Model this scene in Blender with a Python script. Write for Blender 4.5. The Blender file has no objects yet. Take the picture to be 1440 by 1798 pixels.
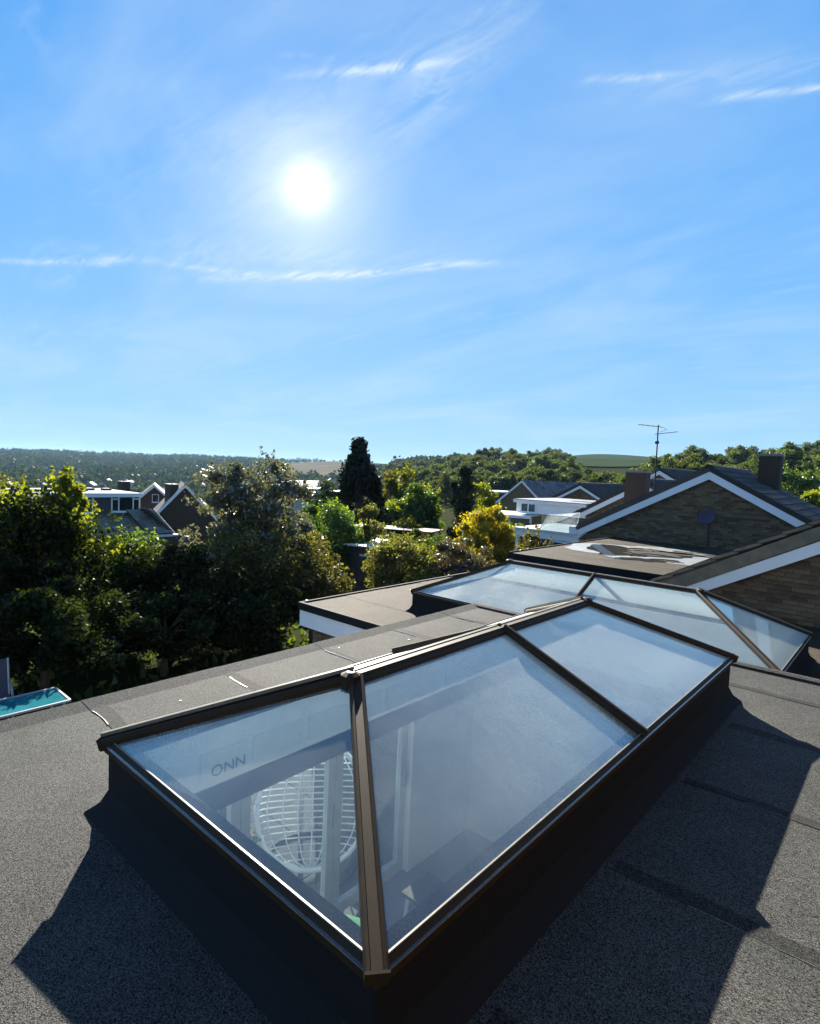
import bpy, bmesh, math, random
import numpy as np
from mathutils import Vector, Matrix
random.seed(7); RNG = np.random.default_rng(11)
S = bpy.context.scene
COL = S.collection
R = math.radians

# ------------------------------------------------------------------ camera
cam_d = bpy.data.cameras.new('camera'); cam = bpy.data.objects.new('camera', cam_d); COL.objects.link(cam)
cam_d.sensor_fit = 'HORIZONTAL'; cam_d.sensor_width = 36.0; cam_d.lens = 1013.7 / 1440 * 36
cam_d.clip_start = 0.05; cam_d.clip_end = 12000
YAW, PITCH, ROLL = 0.7203, 0.0716, 0.0435
def _tob(v):
    g = (math.sin(YAW), math.cos(YAW)); e = (-math.cos(YAW), math.sin(YAW))
    return Vector((-(v[0]*e[0]+v[1]*e[1]), v[0]*g[0]+v[1]*g[1], v[2]))
_c, _s = math.cos(PITCH), math.sin(PITCH); _cr, _sr = math.cos(ROLL), math.sin(ROLL)
_r = _tob((_cr, _sr*_s, _sr*_c)); _u = _tob((-_sr, _cr*_s, _cr*_c)); _f = _tob((0, _c, -_s))
CAMP = Vector((0.923, -1.003, 1.6))
cam.matrix_world = Matrix(((_r.x, _u.x, -_f.x, CAMP.x), (_r.y, _u.y, -_f.y, CAMP.y), (_r.z, _u.z, -_f.z, CAMP.z), (0, 0, 0, 1)))
S.camera = cam

# ------------------------------------------------------------------ light, sky, exposure
SUN = Vector((-0.7205, 0.5573, 0.4135)).normalized()
SUN_EL = math.asin(SUN.z); SUN_AZ = math.atan2(SUN.x, SUN.y)      # from +Y towards +X
EXPOSURE = 2.05
SUN_STRENGTH = 5.0
SKY_STRENGTH = 0.05
ld = bpy.data.lights.new('sun', 'SUN'); lo = bpy.data.objects.new('sun', ld); COL.objects.link(lo)
ld.energy = SUN_STRENGTH; ld.angle = R(0.53); ld.color = (1.0, 0.93, 0.82)
lo.location = (-40, 30, 30); lo.rotation_euler = SUN.to_track_quat('Z', 'Y').to_euler()

W = bpy.data.worlds.new('World'); S.world = W; W.use_nodes = True
def sky_nodes():
    nt = W.node_tree; nt.nodes.clear(); N = nt.nodes.new; L = nt.links.new
    out = N('ShaderNodeOutputWorld'); bg = N('ShaderNodeBackground'); L(bg.outputs[0], out.inputs[0])
    bg.inputs[1].default_value = SKY_STRENGTH
    sky = N('ShaderNodeTexSky'); sky.sky_type = 'NISHITA'; sky.sun_disc = False
    sky.sun_elevation = SUN_EL; sky.sun_rotation = SUN_AZ; sky.altitude = 60
    sky.air_density = 1.0; sky.dust_density = 0.25; sky.ozone_density = 3.0
    tc = N('ShaderNodeTexCoord')
    def math_(op, a, b=None, c=None):
        n = N('ShaderNodeMath'); n.operation = op
        for i, v in enumerate((a, b, c)):
            if v is None: continue
            if isinstance(v, (int, float)): n.inputs[i].default_value = v
            else: L(v, n.inputs[i])
        return n.outputs[0]
    def dot(v):
        n = N('ShaderNodeVectorMath'); n.operation = 'DOT_PRODUCT'; L(tc.outputs['Generated'], n.inputs[0]); n.inputs[1].default_value = v
        return n.outputs['Value']
    d = dot(SUN); ang = math_('ARCCOSINE', math_('MINIMUM', d, 0.999999))
    def gauss(w): q = math_('DIVIDE', ang, R(w)); return math_('EXPONENT', math_('MULTIPLY', math_('MULTIPLY', q, q), -1.0))
    def expo(w): return math_('EXPONENT', math_('MULTIPLY', math_('DIVIDE', ang, R(w)), -1.0))
    K = 1.0 / SKY_STRENGTH / 2**EXPOSURE
    glow = math_('ADD', math_('ADD', math_('MULTIPLY', gauss(0.8), 3*K), math_('MULTIPLY', gauss(1.6), 0.72*K)), math_('ADD', math_('MULTIPLY', gauss(4.8), 0.34*K), math_('MULTIPLY', expo(8.0), 0.17*K)))
    # colour grading of the clear sky
    sepz = N('ShaderNodeSeparateXYZ'); L(tc.outputs['Generated'], sepz.inputs[0])
    el = math_('MAXIMUM', sepz.outputs['Z'], 0.0)
    rp = N('ShaderNodeValToRGB'); L(el, rp.inputs[0]); cr = rp.color_ramp
    for i, (pos, c) in enumerate(((0.0, (0.40, 0.71, 1.0)), (0.10, (0.31, 0.63, 1.0)), (0.30, (0.19, 0.51, 0.98)), (0.55, (0.085, 0.385, 0.93)), (0.80, (0.045, 0.25, 0.72)), (1.0, (0.03, 0.17, 0.56)))):
        e = cr.elements[i] if i < 2 else cr.elements.new(pos)
        e.position = pos; e.color = (*c, 1)
    sc_ = N('ShaderNodeVectorMath'); sc_.operation = 'SCALE'; L(rp.outputs[0], sc_.inputs[0]); sc_.inputs['Scale'].default_value = K
    gm = N('ShaderNodeMix'); gm.data_type = 'RGBA'; gm.inputs[0].default_value = 0.97
    L(sky.outputs[0], gm.inputs[6]); L(sc_.outputs[0], gm.inputs[7])
    # clouds: projected on a high plane
    sep = N('ShaderNodeSeparateXYZ'); L(tc.outputs['Generated'], sep.inputs[0])
    zc = math_('MAXIMUM', sep.outputs['Z'], 0.02)
    zz = math_('ADD', zc, 0.12)
    px = math_('DIVIDE', sep.outputs['X'], zz); py = math_('DIVIDE', sep.outputs['Y'], zz)
    cmb = N('ShaderNodeCombineXYZ'); L(px, cmb.inputs[0]); L(py, cmb.inputs[1])
    def noise(scale, detail, rough, dist, rot, sc):
        mp = N('ShaderNodeMapping'); L(cmb.outputs[0], mp.inputs[0]); mp.inputs['Rotation'].default_value = (0, 0, rot); mp.inputs['Scale'].default_value = sc
        n = N('ShaderNodeTexNoise'); n.inputs['Scale'].default_value = scale; n.inputs['Detail'].default_value = detail; n.inputs['Roughness'].default_value = rough; n.inputs['Distortion'].default_value = dist
        L(mp.outputs[0], n.inputs['Vector']); return n.outputs['Fac']
    def ramp(x, a, b):
        n = N('ShaderNodeMapRange'); n.interpolation_type = 'SMOOTHSTEP'; L(x, n.inputs[0]); n.inputs[1].default_value = a; n.inputs[2].default_value = b; return n.outputs[0]
    veil = math_('MULTIPLY', ramp(noise(0.55, 6, 0.6, 0.6, 0.75, (1, 2.2, 1)), 0.38, 0.76), 0.32)
    wisp = math_('MULTIPLY', ramp(noise(1.6, 9, 0.68, 1.2, 0.75, (0.7, 3.2, 1)), 0.50, 0.80), 0.30)
    # a few long thin cirrus streaks, each along its own great circle
    warp = math_('SUBTRACT', noise(1.3, 5, 0.6, 0.5, 0.3, (1, 1, 1)), 0.5)
    fine = noise(5.0, 8, 0.7, 1.0, 0.9, (1, 4, 1))
    brk = noise(2.2, 4, 0.6, 0.4, 0.2, (1, 1, 1))
    total = math_('MAXIMUM', veil, wisp)
    for (p, q, width, amp) in STREAKS:
        p = Vector(p).normalized(); q = Vector(q).normalized(); n = p.cross(q).normalized(); m = (p+q).normalized(); t = n.cross(m)
        half = abs((q).dot(t))
        b = math_('ADD', dot(n), math_('MULTIPLY', warp, 0.03)); b = math_('DIVIDE', b, width)
        g = math_('EXPONENT', math_('MULTIPLY', math_('MULTIPLY', b, b), -1.0))
        a = math_('DIVIDE', math_('ABSOLUTE', dot(t)), half)
        wnd = math_('SUBTRACT', 1.0, ramp(a, 0.25, 1.05))
        fr = math_('GREATER_THAN', dot(m), 0.2)
        s = math_('MULTIPLY', math_('MULTIPLY', math_('MULTIPLY', g, wnd), fr), math_('MULTIPLY', math_('MULTIPLY', ramp(fine, 0.30, 0.72), ramp(brk, 0.12, 0.60)), amp))
        total = math_('ADD', total, s)
    total = math_('MINIMUM', total, 0.85)
    cm = N('ShaderNodeMix'); cm.data_type = 'RGBA'; L(total, cm.inputs[0]); L(gm.outputs[2], cm.inputs[6])
    cm.inputs[7].default_value = (0.72*K, 0.88*K, 1.0*K, 1)
    gl = N('ShaderNodeMix'); gl.data_type = 'RGBA'; gl.blend_type = 'ADD'; gl.inputs[0].default_value = 1.0
    L(cm.outputs[2], gl.inputs[6]); cg = N('ShaderNodeCombineColor')
    L(glow, cg.inputs[0]); L(math_('MULTIPLY', glow, 0.80), cg.inputs[1]); L(math_('MULTIPLY', glow, 0.50), cg.inputs[2])
    L(cg.outputs[0], gl.inputs[7]); L(gl.outputs[2], bg.inputs[0])
def sd(u, v):      # direction in the sky, from azimuth right of the view axis and elevation, degrees
    a = math.atan2(_f.y, _f.x) - R(u); return Vector((math.cos(a)*math.cos(R(v)), math.sin(a)*math.cos(R(v)), math.sin(R(v))))
STREAKS = [(sd(-16, 31.2), sd(5, 33.9), 0.0050, 0.95), (sd(-14.5, 32.9), sd(-8.5, 33.5), 0.0035, 0.5), (sd(-38, 14.3), sd(-22, 17.2), 0.0045, 0.8),
           (sd(-25, 15.2), sd(13, 19.4), 0.0062, 1.2), (sd(-26, 16.6), sd(-14, 17.3), 0.0050, 0.5), (sd(13, 32.4), sd(24, 31.8), 0.0045, 0.7), (sd(23, 30.0), sd(40, 27.8), 0.0055, 0.8),
           (sd(-6, 27), sd(13, 39), 0.035, 0.30), (sd(-16, 31.0), sd(8, 34.2), 0.016, 0.22), (sd(-38, 15.0), sd(12, 19.6), 0.018, 0.22), (sd(12, 31.5), sd(42, 29), 0.018, 0.25), (sd(-40, 5), sd(40, 6), 0.03, 0.12), (sd(-28, 13), sd(14, 41), 0.10, 0.12), (sd(-30, 24), sd(-4, 31), 0.06, 0.12), (sd(-40, 9.6), sd(-20, 10.8), 0.010, 0.18), (sd(-20, 20), sd(-2, 28), 0.03, 0.12)]
sky_nodes()
VS = S.view_settings
VS.view_transform = 'Standard'; VS.look = 'None'; VS.exposure = EXPOSURE; VS.gamma = 1.0; VS.use_curve_mapping = False
S.render.resolution_x = 820; S.render.resolution_y = 1024
S.cycles.transparent_max_bounces = 24; S.cycles.max_bounces = 10

# ------------------------------------------------------------------ helpers
def tag(o, label=None, cat=None, group=None, kind=None):
    if label: o['label'] = label
    if cat: o['category'] = cat
    if group: o['group'] = group
    if kind: o['kind'] = kind
    return o
def thing(name, loc, label, cat, group=None, rz=0.0):
    o = bpy.data.objects.new(name, None); COL.objects.link(o); o.location = loc; o.rotation_euler = (0, 0, rz); o.empty_display_size = 0.2
    return tag(o, label, cat, group)
def link(name, me, mat, parent=None, world=True, kind=None):
    """link a mesh; a child whose vertices are in world coordinates keeps them there"""
    if mat is not None and len(me.materials) == 0: me.materials.append(M[mat] if isinstance(mat, str) else mat)
    o = bpy.data.objects.new(name, me); COL.objects.link(o)
    if parent is not None:
        o.parent = parent
        if world:
            off = Vector((0, 0, 0)); p = parent
            while p is not None: off += p.location; p = p.parent
            o.location = -off
    if kind: o['kind'] = kind
    return o
class MB:
    def __init__(s): s.v = []; s.f = []
    def add(s, vs, fs):
        n = len(s.v); s.v += [tuple(v) for v in vs]; s.f += [tuple(i+n for i in f) for f in fs]; return s
    def box(s, x0, x1, y0, y1, z0, z1):
        return s.add([(x0,y0,z0),(x1,y0,z0),(x1,y1,z0),(x0,y1,z0),(x0,y0,z1),(x1,y0,z1),(x1,y1,z1),(x0,y1,z1)],
                     [(0,3,2,1),(4,5,6,7),(0,1,5,4),(1,2,6,5),(2,3,7,6),(3,0,4,7)])
    def bar(s, p, q, w, h, up=(0,0,1), o=(0,0)):
        p = Vector(p); q = Vector(q); d = (q-p).normalized(); up = Vector(up); x = d.cross(up).normalized(); y = x.cross(d).normalized()
        vs = []
        for c in (p, q):
            for a, b in ((-1,-1),(1,-1),(1,1),(-1,1)): vs.append(c + x*(a*w/2+o[0]) + y*(b*h/2+o[1]))
        return s.add(vs, [(0,1,2,3),(7,6,5,4),(0,4,5,1),(1,5,6,2),(2,6,7,3),(3,7,4,0)])
    def prism(s, p, q, prof, up=(0,0,1)):
        """sweep a closed profile [(x,y)] from p to q; y is along up"""
        p = Vector(p); q = Vector(q); d = (q-p).normalized(); up = Vector(up); x = d.cross(up).normalized(); y = x.cross(d).normalized()
        n = len(prof); vs = [c + x*a + y*b for c in (p, q) for a, b in prof]
        fs = [tuple(range(n))[::-1], tuple(range(n, 2*n))] + [(i, (i+1) % n, n+(i+1) % n, n+i) for i in range(n)]
        return s.add(vs, fs)
    def tube(s, pts, rad, seg=8):
        pts = [Vector(p) for p in pts]; n = len(pts)
        rad = [rad]*n if isinstance(rad, (int, float)) else rad
        base = len(s.v); prev = None
        for i, p in enumerate(pts):
            d = (pts[min(i+1, n-1)] - pts[max(i-1, 0)]).normalized()
            if prev is None: x = d.orthogonal().normalized()
            else:
                x = prev - d*prev.dot(d); x = x.normalized() if x.length > 1e-6 else d.orthogonal().normalized()
            prev = x; y = d.cross(x)
            for k in range(seg):
                a = 2*math.pi*k/seg; s.v.append(tuple(p + (x*math.cos(a)+y*math.sin(a))*rad[i]))
        for i in range(n-1):
            for k in range(seg):
                a = base+i*seg+k; b = base+i*seg+(k+1) % seg; s.f.append((a, b, b+seg, a+seg))
        s.f.append(tuple(base+k for k in range(seg))[::-1]); s.f.append(tuple(base+(n-1)*seg+k for k in range(seg)))
        return s
    def poly(s, pts, thick):
        """flat polygon (list of 3d points, any plane) given thickness along -normal"""
        pts = [Vector(p) for p in pts]; n = len(pts)
        nm = Vector((0,0,0))
        for i in range(n):
            a, b = pts[i], pts[(i+1) % n]; nm += a.cross(b)
        nm.normalize(); vs = pts + [p - nm*thick for p in pts]
        return s.add(vs, [tuple(range(n)), tuple(range(n, 2*n))[::-1]] + [(i, n+i, n+(i+1) % n, (i+1) % n) for i in range(n)])
    def mesh(s, name='m', smooth=False, bevel=0.0):
        me = bpy.data.meshes.new(name); me.from_pydata(s.v, [], s.f); me.validate()
        if bevel:
            bm = bmesh.new(); bm.from_mesh(me); bmesh.ops.recalc_face_normals(bm, faces=bm.faces)
            bmesh.ops.bevel(bm, geom=bm.edges[:], offset=bevel, segments=2, affect='EDGES', profile=0.6); bm.to_mesh(me); bm.free()
        else:
            bm = bmesh.new(); bm.from_mesh(me); bmesh.ops.recalc_face_normals(bm, faces=bm.faces); bm.to_mesh(me); bm.free()
        if smooth:
            me.polygons.foreach_set('use_smooth', [True]*len(me.polygons))
        return me
    def build(s, name, mat, parent=None, world=True, smooth=False, bevel=0.0, kind=None):
        return link(name, s.mesh(name, smooth, bevel), mat, parent, world, kind)
def np_mesh(name, verts, quads):
    me = bpy.data.meshes.new(name); nv = len(verts); nf = len(quads)
    me.vertices.add(nv); me.vertices.foreach_set('co', np.ascontiguousarray(verts, dtype=np.float32).ravel())
    me.loops.add(nf*4); me.loops.foreach_set('vertex_index', np.ascontiguousarray(quads, dtype=np.int32).ravel())
    me.polygons.add(nf); me.polygons.foreach_set('loop_start', np.arange(nf, dtype=np.int32)*4); me.polygons.foreach_set('loop_total', np.full(nf, 4, dtype=np.int32))
    me.update(calc_edges=True); return me
def clone(o, parent=None, loc=None, rz=None, sc=None):
    c = o.copy(); COL.objects.link(c); c.parent = parent
    if loc is not None: c.location = loc
    if rz is not None: c.rotation_euler = (0, 0, rz)
    if sc is not None: c.scale = sc
    for ch in [k for k in bpy.data.objects if k.parent == o]: clone(ch, c)
    return c

# ------------------------------------------------------------------ materials
M = {}
def mat(name):
    m = bpy.data.materials.new(name); m.use_nodes = True; nt = m.node_tree; nt.nodes.clear(); M[name] = m
    out = nt.nodes.new('ShaderNodeOutputMaterial'); return m, nt, nt.nodes.new, nt.links.new, out
def principled(name, col, rough=0.6, spec=0.5, metal=0.0, var=0.0, vscale=4.0, bump=0.0, bscale=40.0, col2=None, rnd=0.0, coords='Object', detail=6, bdist=0.01):
    m, nt, N, L, out = mat(name); b = N('ShaderNodeBsdfPrincipled'); L(b.outputs[0], out.inputs[0])
    b.inputs['Roughness'].default_value = rough; b.inputs['Specular IOR Level'].default_value = spec; b.inputs['Metallic'].default_value = metal
    tc = N('ShaderNodeTexCoord'); src = tc.outputs[coords]
    n = N('ShaderNodeTexNoise'); n.inputs['Scale'].default_value = vscale; n.inputs['Detail'].default_value = detail; n.inputs['Roughness'].default_value = 0.62; L(src, n.inputs['Vector'])
    mx = N('ShaderNodeMix'); mx.data_type = 'RGBA'
    c2 = col2 if col2 else tuple(c*(1-var) for c in col)
    mr = N('ShaderNodeMapRange'); L(n.outputs['Fac'], mr.inputs[0]); mr.inputs[1].default_value = 0.32; mr.inputs[2].default_value = 0.68
    L(mr.outputs[0], mx.inputs[0]); mx.inputs[6].default_value = (*c2, 1); mx.inputs[7].default_value = (*col, 1)
    c = mx.outputs[2]
    if rnd:
        oi = N('ShaderNodeObjectInfo'); ge = N('ShaderNodeNewGeometry'); ad = N('ShaderNodeMath'); ad.operation = 'ADD'; L(oi.outputs['Random'], ad.inputs[0]); L(ge.outputs['Random Per Island'], ad.inputs[1])
        fr = N('ShaderNodeMath'); fr.operation = 'FRACT'; L(ad.outputs[0], fr.inputs[0])
        m2 = N('ShaderNodeMapRange'); L(fr.outputs[0], m2.inputs[0]); m2.inputs[3].default_value = 1-rnd; m2.inputs[4].default_value = 1+rnd
        hs = N('ShaderNodeHueSaturation'); L(c, hs.inputs['Color']); L(m2.outputs[0], hs.inputs['Value']); c = hs.outputs[0]
    L(c, b.inputs['Base Color'])
    if bump:
        nb = N('ShaderNodeTexNoise'); nb.inputs['Scale'].default_value = bscale; nb.inputs['Detail'].default_value = 4; L(src, nb.inputs['Vector'])
        bp = N('ShaderNodeBump'); bp.inputs['Strength'].default_value = bump; bp.inputs['Distance'].default_value = bdist; L(nb.outputs['Fac'], bp.inputs['Height']); L(bp.outputs[0], b.inputs['Normal'])
    return m
def felt(name, base, green, rough=0.8):
    """mineral roofing felt: granules, faded patches, a little moss"""
    m, nt, N, L, out = mat(name); b = N('ShaderNodeBsdfPrincipled'); L(b.outputs[0], out.inputs[0])
    ge = N('ShaderNodeNewGeometry'); src = ge.outputs['Position']
    def noise(s, d, r=0.6):
        n = N('ShaderNodeTexNoise'); n.inputs['Scale'].default_value = s; n.inputs['Detail'].default_value = d; n.inputs['Roughness'].default_value = r; L(src, n.inputs['Vector']); return n.outputs['Fac']
    def rng(x, a, b2, c, d):
        n = N('ShaderNodeMapRange'); L(x, n.inputs[0]); n.inputs[1].default_value = a; n.inputs[2].default_value = b2; n.inputs[3].default_value = c; n.inputs[4].default_value = d; return n.outputs[0]
    def mixc(f, a, b2, blend='MIX'):
        n = N('ShaderNodeMix'); n.data_type = 'RGBA'; n.blend_type = blend
        if isinstance(f, float): n.inputs[0].default_value = f
        else: L(f, n.inputs[0])
        for k, x in ((6, a), (7, b2)):
            if isinstance(x, tuple): n.inputs[k].default_value = (*x, 1)
            else: L(x, n.inputs[k])
        return n.outputs[2]
    c = mixc(rng(noise(1.1, 7, 0.7), 0.35, 0.68, 0, 1), tuple(x*0.72 for x in base), tuple(x*1.15 for x in base))
    c = mixc(rng(noise(0.9, 6, 0.65), 0.5, 0.72, 0, 0.65), c, green)
    c = mixc(rng(noise(3.7, 8, 0.72), 0.56, 0.70, 0, 0.55), c, tuple(x*0.42 for x in base))          # scuffs, worn patches
    c = mixc(rng(noise(0.45, 4, 0.5), 0.52, 0.60, 0, 0.30), c, tuple(x*1.7 for x in base))           # faded ponding stains
    gr = N('ShaderNodeTexVoronoi'); gr.inputs['Scale'].default_value = 300; L(src, gr.inputs['Vector'])
    sp = N('ShaderNodeSeparateColor'); L(gr.outputs['Color'], sp.inputs[0])
    v = rng(sp.outputs[0], 0, 1, 0.0, 2.2); vv = N('ShaderNodeCombineColor')
    for i in range(3): L(v, vv.inputs[i])
    c = mixc(1.0, c, vv.outputs[0], 'MULTIPLY')
    g2 = N('ShaderNodeTexNoise'); g2.inputs['Scale'].default_value = 210; g2.inputs['Detail'].default_value = 3; L(src, g2.inputs['Vector'])
    v2 = rng(g2.outputs['Fac'], 0.3, 0.7, 0.7, 1.3); vv2 = N('ShaderNodeCombineColor')
    for i in range(3): L(v2, vv2.inputs[i])
    c = mixc(1.0, c, vv2.outputs[0], 'MULTIPLY')
    L(c, b.inputs['Base Color']); b.inputs['Roughness'].default_value = rough; b.inputs['Specular IOR Level'].default_value = 0.07
    ht = N('ShaderNodeMath'); ht.operation = 'ADD'; L(gr.outputs['Distance'], ht.inputs[0]); L(g2.outputs['Fac'], ht.inputs[1])
    bp = N('ShaderNodeBump'); bp.inputs['Strength'].default_value = 0.5; bp.inputs['Distance'].default_value = 0.004; L(ht.outputs[0], bp.inputs['Height']); L(bp.outputs[0], b.inputs['Normal'])
    return m
felt('felt', (0.056, 0.055, 0.050), (0.021, 0.032, 0.025))
felt('felt_lap', (0.033, 0.032, 0.029), (0.018, 0.024, 0.019))
felt('felt_neighbour', (0.050, 0.040, 0.027), (0.036, 0.035, 0.024))
principled('felt_black', (0.012, 0.012, 0.013), 0.85, 0.2, bump=0.4, bscale=120)
principled('seam_glint', (0.20, 0.19, 0.165), 0.35, 0.6, var=0.6, vscale=30)
principled('frame', (0.042, 0.026, 0.013), 0.58, 0.14, var=0.3, vscale=12, bump=0.05, bscale=200)
principled('frame_edge', (0.050, 0.034, 0.018), 0.60, 0.14, var=0.3, vscale=20)
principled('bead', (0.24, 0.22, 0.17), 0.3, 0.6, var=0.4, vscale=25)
principled('plaster', (0.80, 0.80, 0.78), 0.8, 0.3, var=0.06)
principled('plaster_panel', (0.72, 0.74, 0.71), 0.6, 0.3, var=0.05)
principled('ink', (0.12, 0.14, 0.18), 0.6)
principled('room_floor', (0.18, 0.18, 0.21), 0.4, 0.4, var=0.2, vscale=1.5)
principled('white_paint', (0.78, 0.79, 0.80), 0.45, 0.4, var=0.10, vscale=2.0, bump=0.03, bscale=30)
principled('white_dirty', (0.66, 0.66, 0.62), 0.5, 0.4, var=0.28, vscale=3.0)
principled('brick', (0.155, 0.108, 0.064), 0.85, 0.3, var=0.35, vscale=14, rnd=0.42, bump=0.5, bscale=70)
principled('brick_red', (0.075, 0.048, 0.034), 0.85, 0.3, var=0.3, vscale=14, rnd=0.3, bump=0.4, bscale=70)
principled('mortar', (0.16, 0.13, 0.092), 0.95, 0.1, var=0.3, vscale=20, bump=0.4, bscale=150)
principled('tile_dark', (0.060, 0.046, 0.038), 0.7, 0.4, var=0.4, vscale=6, rnd=0.4, bump=0.4, bscale=60)
principled('tile_grey', (0.16, 0.16, 0.18), 0.65, 0.45, var=0.3, vscale=6, rnd=0.3, bump=0.3, bscale=60)
principled('tile_brown', (0.22, 0.19, 0.16), 0.7, 0.4, var=0.3, vscale=5, rnd=0.3, bump=0.3, bscale=60)
principled('tile_red', (0.14, 0.06, 0.045), 0.75, 0.3, var=0.3, vscale=3, rnd=0.3)
principled('tile_hung', (0.075, 0.07, 0.085), 0.75, 0.3, var=0.4, vscale=9, bump=0.5, bscale=25)
principled('verge_mortar', (0.20, 0.17, 0.12), 0.85, 0.3, var=0.35, vscale=5, bump=0.3, bscale=60)
principled('lead', (0.22, 0.22, 0.23), 0.5, 0.4, var=0.3, vscale=5)
principled('metal_dark', (0.035, 0.035, 0.04), 0.75, 0.2)
principled('metal_grey', (0.35, 0.36, 0.38), 0.4, 0.5, metal=0.6)
principled('dish', (0.05, 0.04, 0.07), 0.6, 0.4, var=0.2)
principled('terracotta', (0.45, 0.20, 0.10), 0.8, 0.3, var=0.3)
principled('wood_dark', (0.085, 0.065, 0.05), 0.8, 0.3, var=0.4, vscale=6, bump=0.3, bscale=30, rnd=0.3)
principled('bark', (0.09, 0.07, 0.05), 0.9, 0.2, var=0.4, vscale=12, bump=0.8, bscale=25, bdist=0.03)
principled('plastic_black', (0.03, 0.03, 0.035), 0.5, 0.4)
principled('fabric_dark', (0.07, 0.075, 0.095), 0.9, 0.2, var=0.2, vscale=30)
principled('fabric_green', (0.03, 0.15, 0.05), 0.8, 0.2, var=0.3, vscale=8)
principled('wicker', (0.80, 0.80, 0.78), 0.5, 0.4)
principled('paving', (0.055, 0.052, 0.048), 0.85, 0.2, var=0.3, vscale=3, rnd=0.15, bump=0.2, bscale=60)
principled('dry_silt', (0.22, 0.24, 0.245), 0.5, 0.4, var=0.45, vscale=2.5, bump=0.2, bscale=30)
principled('silt', (0.035, 0.028, 0.022), 0.9, 0.1, var=0.5, vscale=8, bump=0.8, bscale=50)
principled('flower', (0.75, 0.62, 0.12), 0.7, 0.2, col2=(0.7, 0.35, 0.4), vscale=3)
principled('curtain_or_dark', (0.45, 0.47, 0.48), 0.9, 0.1, var=0.2, vscale=8)
principled('ground', (0.022, 0.031, 0.012), 0.95, 0.0, col2=(0.040, 0.040, 0.020), vscale=0.05, coords='Object', bump=0.6, bscale=0.5, bdist=0.3)
principled('stubble', (0.150, 0.128, 0.086), 0.95, 0.0, col2=(0.095, 0.085, 0.056), vscale=0.006, coords='Object')
principled('pasture', (0.040, 0.056, 0.026), 0.95, 0.0, col2=(0.028, 0.042, 0.02), vscale=0.01, coords='Object')
principled('render_white', (0.45, 0.44, 0.42), 0.8, 0.2, var=0.1, vscale=1)
principled('far_brick', (0.22, 0.12, 0.09), 0.9, 0.2, var=0.3, vscale=2)

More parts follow.
